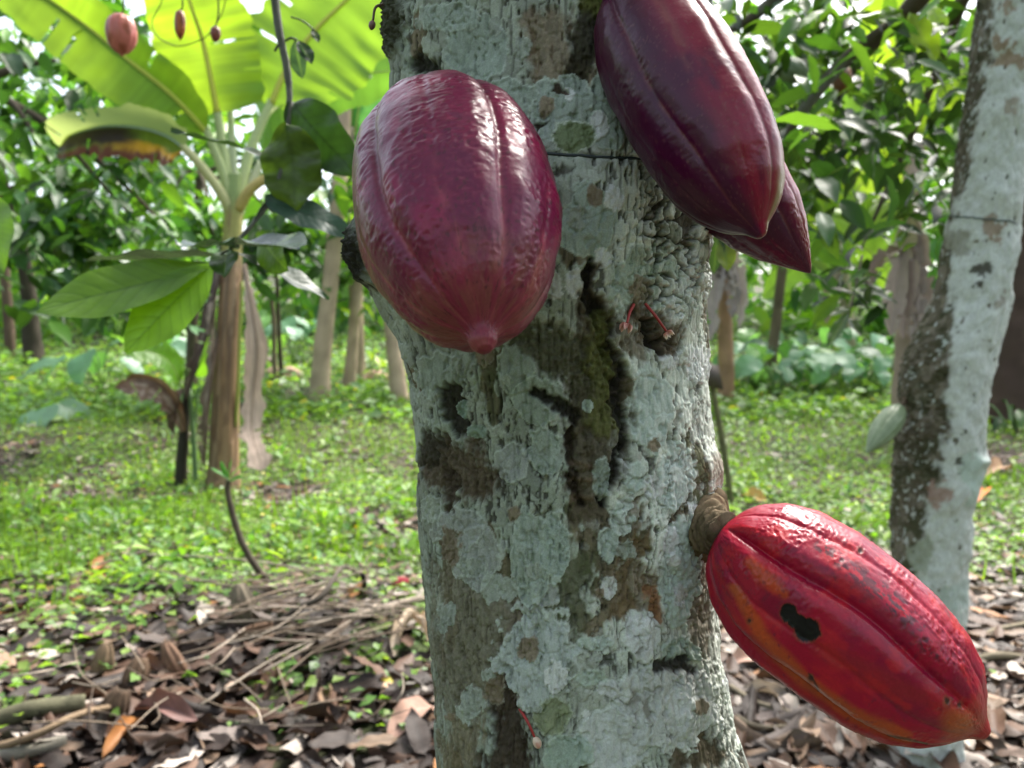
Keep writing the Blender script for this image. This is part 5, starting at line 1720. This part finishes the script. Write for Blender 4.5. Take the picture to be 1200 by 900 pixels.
def litter():
    n = 20000
    x, y = wedge_points(n, 1.75, 9.5, .80, .5)
    g = green_mask(x, y)
    k = rng.random(n) < np.interp(g, [0, .5, 1], [1, .55, .20])
    x, y = x[k], y[k]; n = len(x)
    kind = rng.choice(len(LIT), n, p=LIT_P)
    # the darker rotten heap in the brush pile
    heap = np.exp(-(((x + .8) / .85) ** 2 + ((y - 2.65) / .75) ** 2))
    kind = np.where((rng.random(n) < heap * .92) & (kind != 3), rng.choice([2, 3, 3], n), kind)
    size = rng.uniform(.055, .165, n) * np.where(y < 3.4, 1.0, .9)
    z = gz(x, y) + .004 + rng.random(n) * .035
    a = rng.uniform(0, 2 * np.pi, n)
    d = np.stack([np.cos(a), np.sin(a), rng.normal(0, .12, n)], -1)
    nn = np.stack([rng.normal(0, .2, n), rng.normal(0, .2, n), np.ones(n)], -1)
    nn[:, 2] *= np.where(rng.random(n) < .5, 1, -1)
    px, py, dep = project(np.stack([x, y, z], -1))
    vis = (px > 0) & (px < 1200) & (py < 900)
    hid = ((px > 515) & (px < 855)) | ((px > 870) & (px < 1110) & (py > 620 + .55 * (px - 870)) & (py < 800))
    score = np.where(vis & ~hid, size / dep, 0)
    z = z + np.where(score > np.sort(score)[-285], .018, 0)
    big = np.argsort(-score)[:285]
    WHERE = ['near the lower left corner', 'before the brush pile', 'left of the front trunk', 'below the red pod', 'right of the red pod']
    meshes = {}
    words = {"pale": "pale bleached", "tan": "tan", "brown": "brown", "dark": "blackish brown", "grey": "greyish", "orange": "orange brown"}
    pos = np.stack([x, y, z], -1)
    for i in big:
        kk = int(kind[i]); sh = rng.integers(4)
        if (kk, sh) not in meshes:
            T, F = LT[sh]
            base = np.array(LIT[kk][1])
            V = T[:, 0] / .2; U = T[:, 1]
            c = np.broadcast_to(base, T.shape) * (.72 + .5 * fbm(U * 6 + kk, V * 2 + sh, 3, 730))[:, None]
            c = mixc(c, base * .55, np.exp(-(V / .08) ** 2) * .7)
            meshes[(kk, sh)] = make_mesh("fallen_leaf", T, F, M_DRY, c)
        o = bpy.data.objects.new("fallen_leaf", meshes[(kk, sh)])
        COL.objects.link(o)
        M = Matrix(frame(d[i], nn[i]).tolist()).to_4x4()
        M.translation = Vector(pos[i].tolist())
        o.matrix_basis = M @ Matrix.Scale(float(size[i] * 1.15), 4)
        wd = words[LIT[kk][0]]
        wh = WHERE[int(np.searchsorted([170, 420, 690, 1120], px[i]))]
        tag(o, wd + " fallen cocoa leaf lying in the litter " + wh, "fallen leaf", wd + " fallen leaves " + wh)
    rest = np.setdiff1d(np.arange(n), big)
    parts = []
    for sh in range(4):
        s = rest[rest % 4 == sh]
        c = np.array([v for _, v in LIT])[kind[s]] * rng.uniform(.55, 1.15, (len(s), 1))
        T, F = LT_LOW[sh]
        V, Fm, C = merge_leaves(T, F, pos[s], d[s], nn[s], size[s], c)
        parts.append((V, Fm, C))
    V, F, C = join(parts)
    o = mobj("leaf_litter", V, F, M_DRY, None, C)
    tag(o, "dense brown and pale litter of fallen leaves under the trees", "leaf litter", kind='stuff')


litter()


def special_leaf(label, px0, px1, width, col, tilt=(0, 0, 1), lift=.03, curl=.8, fold=.3, wave=.06):
    a = ground_at(*px0); b = ground_at(*px1)
    a[2] = float(gz(a[0], a[1])) + lift; b[2] = float(gz(b[0], b[1])) + lift * .6
    L = np.linalg.norm(b - a)
    T, F, U, V = leaf_sheet(L, width, 24, 12, fold, 0, wave, .5, .8, 3, curl)
    T[:, 2] += .12 * L * np.sin(np.pi * U)
    c = vein_cols(U, V, np.array(col), np.array(col) * .7, 9, 3, .25)
    o = mobj("fallen_leaf", T @ frame(b - a, np.array(tilt, float)).T + a, F, M_DRY, None, c)
    tag(o, label, "fallen leaf")


special_leaf("large glossy reddish brown curled leaf lying in front at lower left", (232, 868), (158, 846), .10, (.13, .065, .055), (.2, -.6, 1), .06)
special_leaf("pale cream curled leaf standing against the left side of the front trunk", (497, 742), (462, 782), .085, (.48, .38, .27), (-.6, -.5, 1), .07, 1.3)
special_leaf("cream folded leaf with dark hollow touching the front trunk at left", (478, 742), (508, 775), .085, (.42, .33, .24), (.5, -.5, 1), .06, 1.4)
special_leaf("small peach coloured leaf lying left of the front trunk near the bottom", (446, 838), (470, 815), .075, (.50, .34, .23), (.1, -.5, 1), .03, .4)
special_leaf("wide rusty tan leaf lying beside the foot of the front trunk at bottom left", (508, 842), (452, 878), .10, (.34, .21, .16), (.1, -.4, 1), .04, .5)
special_leaf("salmon brown leaf seen between the front trunk and the red pod", (850, 790), (905, 778), .09, (.40, .25, .19), (.1, -.4, 1), .03, .5)
special_leaf("orange yellow leaf on the ground just above the red pod's base", (866, 588), (900, 594), .13, (.50, .34, .09), (0, -.5, 1), .04, .5)
special_leaf("peach coloured leaf lying in the weeds right of the white blotched trunk", (1152, 566), (1180, 556), .16, (.55, .33, .2), (0, -.6, 1), .06, .6)
special_leaf("deep orange leaf close to the right foot of the white blotched trunk", (1142, 600), (1150, 582), .10, (.45, .14, .03), (0, -.7, 1), .06, .6)


# ------------------------------------------------------------------ brush pile: twigs, sticks, logs and husks
def on_ground(px, py, h=0):
    return ground_at(px, py, h)


def twig(label, pts, r0, r1, col, group=None, name="fallen_twig", ns=7, rough=.15, cat="twig", h=None):
    P = [on_ground(x, y, hh) for x, y, hh in pts]
    c = curve(P, 18)
    V, F = tube(c, np.linspace(r0, r1, 18), ns, True, rough, rng.integers(99))
    k = fbm(V[:, 0] * 40, V[:, 1] * 40 + V[:, 2] * 30, 3, 740)
    o = mobj(name, V, F, M_WOOD, None, np.asarray(col) * (.6 + .8 * k)[:, None])
    tag(o, label, cat, group)
    return o


def brush():
    g = "thin dry twigs heaped in the brush pile"
    tc = [(.19, .145, .105), (.25, .20, .155), (.11, .08, .058), (.30, .25, .20)]
    for k in range(84):
        if k < 40:       # fan of twigs that run from upper right to lower left
            x1 = rng.uniform(360, 500); y1 = rng.uniform(660, 735)
            L = rng.uniform(70, 230); a = math.radians(rng.uniform(140, 225))
            x0 = x1 + L * math.cos(a); y0 = y1 - L * math.sin(a) * .55 + rng.uniform(0, 40)
        else:
            x0 = rng.uniform(60, 480); y0 = rng.uniform(690, 860)
            L = rng.uniform(40, 150); a = rng.uniform(0, 2 * np.pi)
            x1 = x0 + L * math.cos(a); y1 = y0 + L * math.sin(a) * .4
        y0 = min(max(y0, 650), 880); y1 = min(max(y1, 640), 880)
        h0, h1 = rng.uniform(.05, .12), rng.uniform(.06, .19)
        xm, ym = (x0 + x1) / 2 + rng.normal(0, 9), (y0 + y1) / 2 + rng.normal(0, 6)
        r = rng.uniform(.0026, .0052) * (1 if k < 40 else .7)
        twig("thin dry twig lying in the brush pile left of the front trunk", [(x0, y0, h0), (xm, ym, (h0 + h1) / 2 + .02), (x1, y1, h1)], r, r * .6, tc[rng.integers(4)], g)
    twig("dark bent stick arching out of the brush pile", [(330, 728, .04), (352, 712, .12), (376, 700, .17), (390, 680, .2), (402, 664, .18), (420, 672, .1)], .014, .007, (.055, .045, .035), None, "fallen_stick", 9, .2, "stick")
    twig("short black stub standing in the twigs beside the bent stick", [(426, 690, .0), (427, 682, .10), (425, 674, .16)], .012, .011, (.025, .02, .016), None, "fallen_stick", 9, .2, "stick")
    twig("thick pale grey stick pointing to the trunk at the right end of the brush pile", [(418, 720, .06), (450, 712, .09), (498, 700, .08)], .016, .013, (.24, .20, .16), None, "fallen_stick", 9, .2, "stick")
    twig("long mossy branch lying in the lower left corner", [(-30, 850, .03), (40, 832, .06), (100, 822, .05)], .032, .026, (.10, .095, .055), None, "fallen_log", 12, .2, "log")
    twig("grey barkless branch lying across the bottom left corner", [(-40, 893, .03), (30, 880, .05), (78, 868, .05)], .024, .018, (.22, .20, .16), None, "fallen_log", 12, .2, "log")
    twig("curved brown stick under the mossy branch at bottom left", [(-20, 880, .05), (40, 862, .10), (90, 838, .12), (140, 826, .06)], .012, .008, (.15, .105, .065), None, "fallen_stick", 9, .2, "stick")
    twig("slim branch lying in the weeds right of the stump", [(104, 668, .03), (140, 655, .05), (176, 645, .05)], .014, .01, (.06, .05, .035), None, "fallen_stick", 9, .2, "stick")
    twig("dark branch lying along the upper edge of the litter", [(120, 690, .04), (160, 688, .06), (222, 690, .05)], .022, .016, (.07, .055, .04), None, "fallen_log", 10, .25, "log")
    for (pts, r, lab) in (([(1138, 776, .02), (1170, 768, .05), (1215, 772, .03)], .016, "greenish stick lying right of the red pod"), ([(850, 800, .03), (885, 822, .05), (930, 836, .04)], .010, "grey curled twig lying under the red pod, the upper one"), ([(858, 838, .03), (890, 852, .05), (936, 850, .03)], .009, "grey twig lying under the red pod, the lower one"), ([(1150, 745, .02), (1180, 735, .04), (1220, 728, .03)], .012, "thin brown stick lying near the right picture edge")):
        twig(lab, pts, r, r * .7, (.15, .125, .085), None, "fallen_stick", 8, .2, "stick")

    # bent sapling with a few leaves at its top
    B = on_ground(322, 692); D = float((B - CAM) @ FWD)
    t = thing("seedling", "bent thin seedling rising from the brush pile with small leaves at its top", "sapling", B)
    P = curve([on_ground(345, 706, -.02), B + np.array([0, 0, .01]), at(300, 664, D), at(282, 632, D), at(272, 600, D), at(267, 575, D), at(268, 562, D)], 50)
    V, F = tube(P, np.linspace(.019, .012, 50), 10, True, .12, 4)
    k = fbm(V[:, 2] * 40, V[:, 0] * 40, 3, 8)
    mobj("stem", V, F, M_WOOD, t, np.array((.10, .08, .055)) * (.6 + .8 * k)[:, None])
    for (a, b, wd) in (((268, 562), (246, 548), .035), ((268, 560), (272, 536), .035), ((268, 562), (288, 540), .035), ((268, 560), (258, 540), .035), ((269, 563), (284, 560), .05)):
        leaf_between(t, at(*a, D), at(*b, D - .06), wd, TOCAM * .6 + UPV + rng.normal(0, .2, 3), (.05, .17, .03), nu=14, nv=8, fold=.25)

    # open dry pod husks
    def husk(label, c, ax, L, r, arc, face, col, seed):
        ax = norm(ax); f = np.asarray(face, float); e1 = norm(f - ax * (f @ ax)); e2 = np.cross(ax, e1)
        u = np.linspace(.0, .93, 30); th = np.linspace(np.pi - arc, np.pi + arc, 40)
        U, TH_ = np.meshgrid(u, th, indexing='ij')
        prof = np.sin(np.pi * np.clip(U, .02, 1) ** .8) ** .55
        ragged = 1 + .10 * (fbm(TH_ * 4 + seed, U * 3, 3, 750) - .5)
        def shell(k):
            R = r * prof * k * (1 + .06 * np.cos(10 * TH_)) * ragged
            return c + ax * ((U - .5) * L * (1 + .12 * (fbm(TH_ * 3, U * 0 + seed, 2, 751) - .5)))[..., None] + e1 * (R * np.cos(TH_))[..., None] + e2 * (R * np.sin(TH_))[..., None]
        A, Bv = shell(1), shell(.86)
        n, m = U.shape
        V = np.vstack([A.reshape(-1, 3), Bv.reshape(-1, 3)])
        F1 = grid_faces(n, m); F2 = F1[:, ::-1] + n * m
        i = np.arange(n - 1); rim = []
        for col_i in (0, m - 1):
            q = np.stack([i * m + col_i, (i + 1) * m + col_i, (i + 1) * m + col_i + n * m, i * m + col_i + n * m], -1); rim.append(q)
        j = np.arange(m - 1)
        for row in (0, n - 1):
            q = np.stack([row * m + j, row * m + j + 1, row * m + j + 1 + n * m, row * m + j + n * m], -1); rim.append(q)
        C = np.vstack([np.asarray(col) * (.6 + .8 * fbm(TH_ * 4, U * 9, 4, 752 + seed)).reshape(-1, 1), np.array([(.055, .035, .025)]) * (.6 + .8 * fbm(TH_ * 6, U * 9, 3, 753)).reshape(-1, 1)])
        o = mobj("pod_husk", V, [np.vstack([F1, F2] + rim)], M_WOOD, None, C)
        tag(o, label, "pod husk")
    husk("tan upright half pod husk, leftmost in the brush pile", on_ground(124, 775, .06), (.1, .1, 1), .15, .042, 1.5, (.2, .8, .1), (.22, .15, .09), 1)
    husk("brown hollow pod husk right of the tan upright one", on_ground(160, 790, .05), (.3, .1, 1), .14, .042, 1.7, (-.3, .8, .2), (.15, .095, .06), 2)
    husk("dark brown broken pod husk leaning in the middle of the brush pile", on_ground(206, 772, .06), (-.5, .1, .8), .15, .042, 1.6, (.2, .7, .3), (.12, .07, .045), 3)
    husk("mouldy dark pod husk at the lower left below the twigs", on_ground(135, 828, .06), (.4, .0, .9), .15, .045, 1.7, (-.2, .8, .2), (.13, .085, .055), 4)
    husk("grey brown stump like husk beside the foot of the bent seedling", on_ground(288, 708, .09), (-.35, .1, 1), .20, .055, 1.9, (.5, .6, .2), (.17, .14, .10), 5)
    husk("flat dark husk lying behind the twigs near the arching stick", on_ground(300, 738, .05), (.9, .1, .3), .16, .042, 1.6, (0, .6, .6), (.11, .065, .04), 6)
    # crimson scrap of a pod near the trunk
    husk("small red piece of pod lying in the litter by the front trunk", on_ground(470, 684, .04), (.9, .2, .2), .09, .03, 1.4, (0, .7, -.4), (.22, .02, .03), 7)
    # stones and dead wood at the far edge
    for k, (px, py, s, col, lab) in enumerate(((332, 480, .22, (.34, .24, .17), "tan stone at the foot of the thin dark sapling"), (310, 470, .18, (.25, .19, .18), "purplish grey stone behind the tan one"), (440, 462, .16, (.38, .26, .19), "small reddish stone left of the front trunk"))):
        c = ground_pt(px, 12.5 + 1.5 * (k % 2))
        u = np.linspace(0, np.pi, 16); ph = np.linspace(0, 2 * np.pi, 22, endpoint=False)
        U, PH = np.meshgrid(u, ph, indexing='ij')
        R = s * (1 + .5 * (fbm(PH * 1.1 + k * 5, U * 1.6, 3, 760) - .5))
        V = c + np.stack([R * 1.3 * np.sin(U) * np.cos(PH), R * np.sin(U) * np.sin(PH), R * .7 * np.cos(U) + .05], -1)
        o = mobj("stone", V.reshape(-1, 3), grid_faces(16, 22, True), M_STONE, None, np.array(col))
        tag(o, lab, "stone")


brush()


def stake():
    B = ground_at(856, 588); D = float((B - CAM) @ FWD)
    B[2] = float(gz(B[0], B[1]))
    t = thing("marker_stake", "thin leaning stake with a small dark square plate beside the front trunk's right edge", "stake", B)
    P = curve([B - np.array([0, 0, .03]), at(853, 560, D), at(845, 510, D), at(836, 460, D), at(829, 425, D), at(824, 380, D), at(821, 330, D)], 50)
    V, F = tube(P, np.linspace(.026, .018, 50), 10, True, .15, 3)
    k = fbm(V[:, 2] * 14, V[:, 0] * 20, 3, 9)
    mobj("stick", V, F, M_WOOD, t, np.array((.085, .085, .04)) * (.6 + .8 * k)[:, None])
    c = [at(822, 424, D - .05), at(842, 428, D - .06), at(848, 457, D - .06), at(829, 453, D - .05)]
    fr = np.array(c); bk = fr + FWD * .012
    V = np.vstack([fr, bk])
    F = np.array([(0, 1, 2, 3), (7, 6, 5, 4), (0, 4, 5, 1), (1, 5, 6, 2), (2, 6, 7, 3), (3, 7, 4, 0)])
    mobj("plate", V, F, M_PLATE, t, (.075, .06, .05), smooth=False)
    # a dry shaded leaf and a greenish one hang against the trunk's edge
    h = thing("cocoa_branch", "small sprig of dark and yellow green leaves hanging under the smaller wine red pod", "branch", at(838, 262, 1.3))
    V, F = tube(curve([at(815, 215, 1.2), at(838, 262, 1.3), at(850, 285, 1.3)], 12), .002, 6)
    mobj("twig", V, F, M_WOOD, h, (.06, .05, .03))
    leaf_between(h, at(848, 280, 1.3), at(853, 318, 1.28), .034, TOCAM, (.16, .20, .02), nu=20, nv=10)
    leaf_between(h, at(842, 268, 1.3), at(836, 322, 1.3), .03, TOCAM - RGT * .5, (.03, .06, .015), nu=20, nv=10)
    leaf_between(h, at(846, 270, 1.3), at(862, 300, 1.3), .03, TOCAM - RGT * .2, (.05, .04, .025), nu=20, nv=10, mat=M_DRY)


stake()
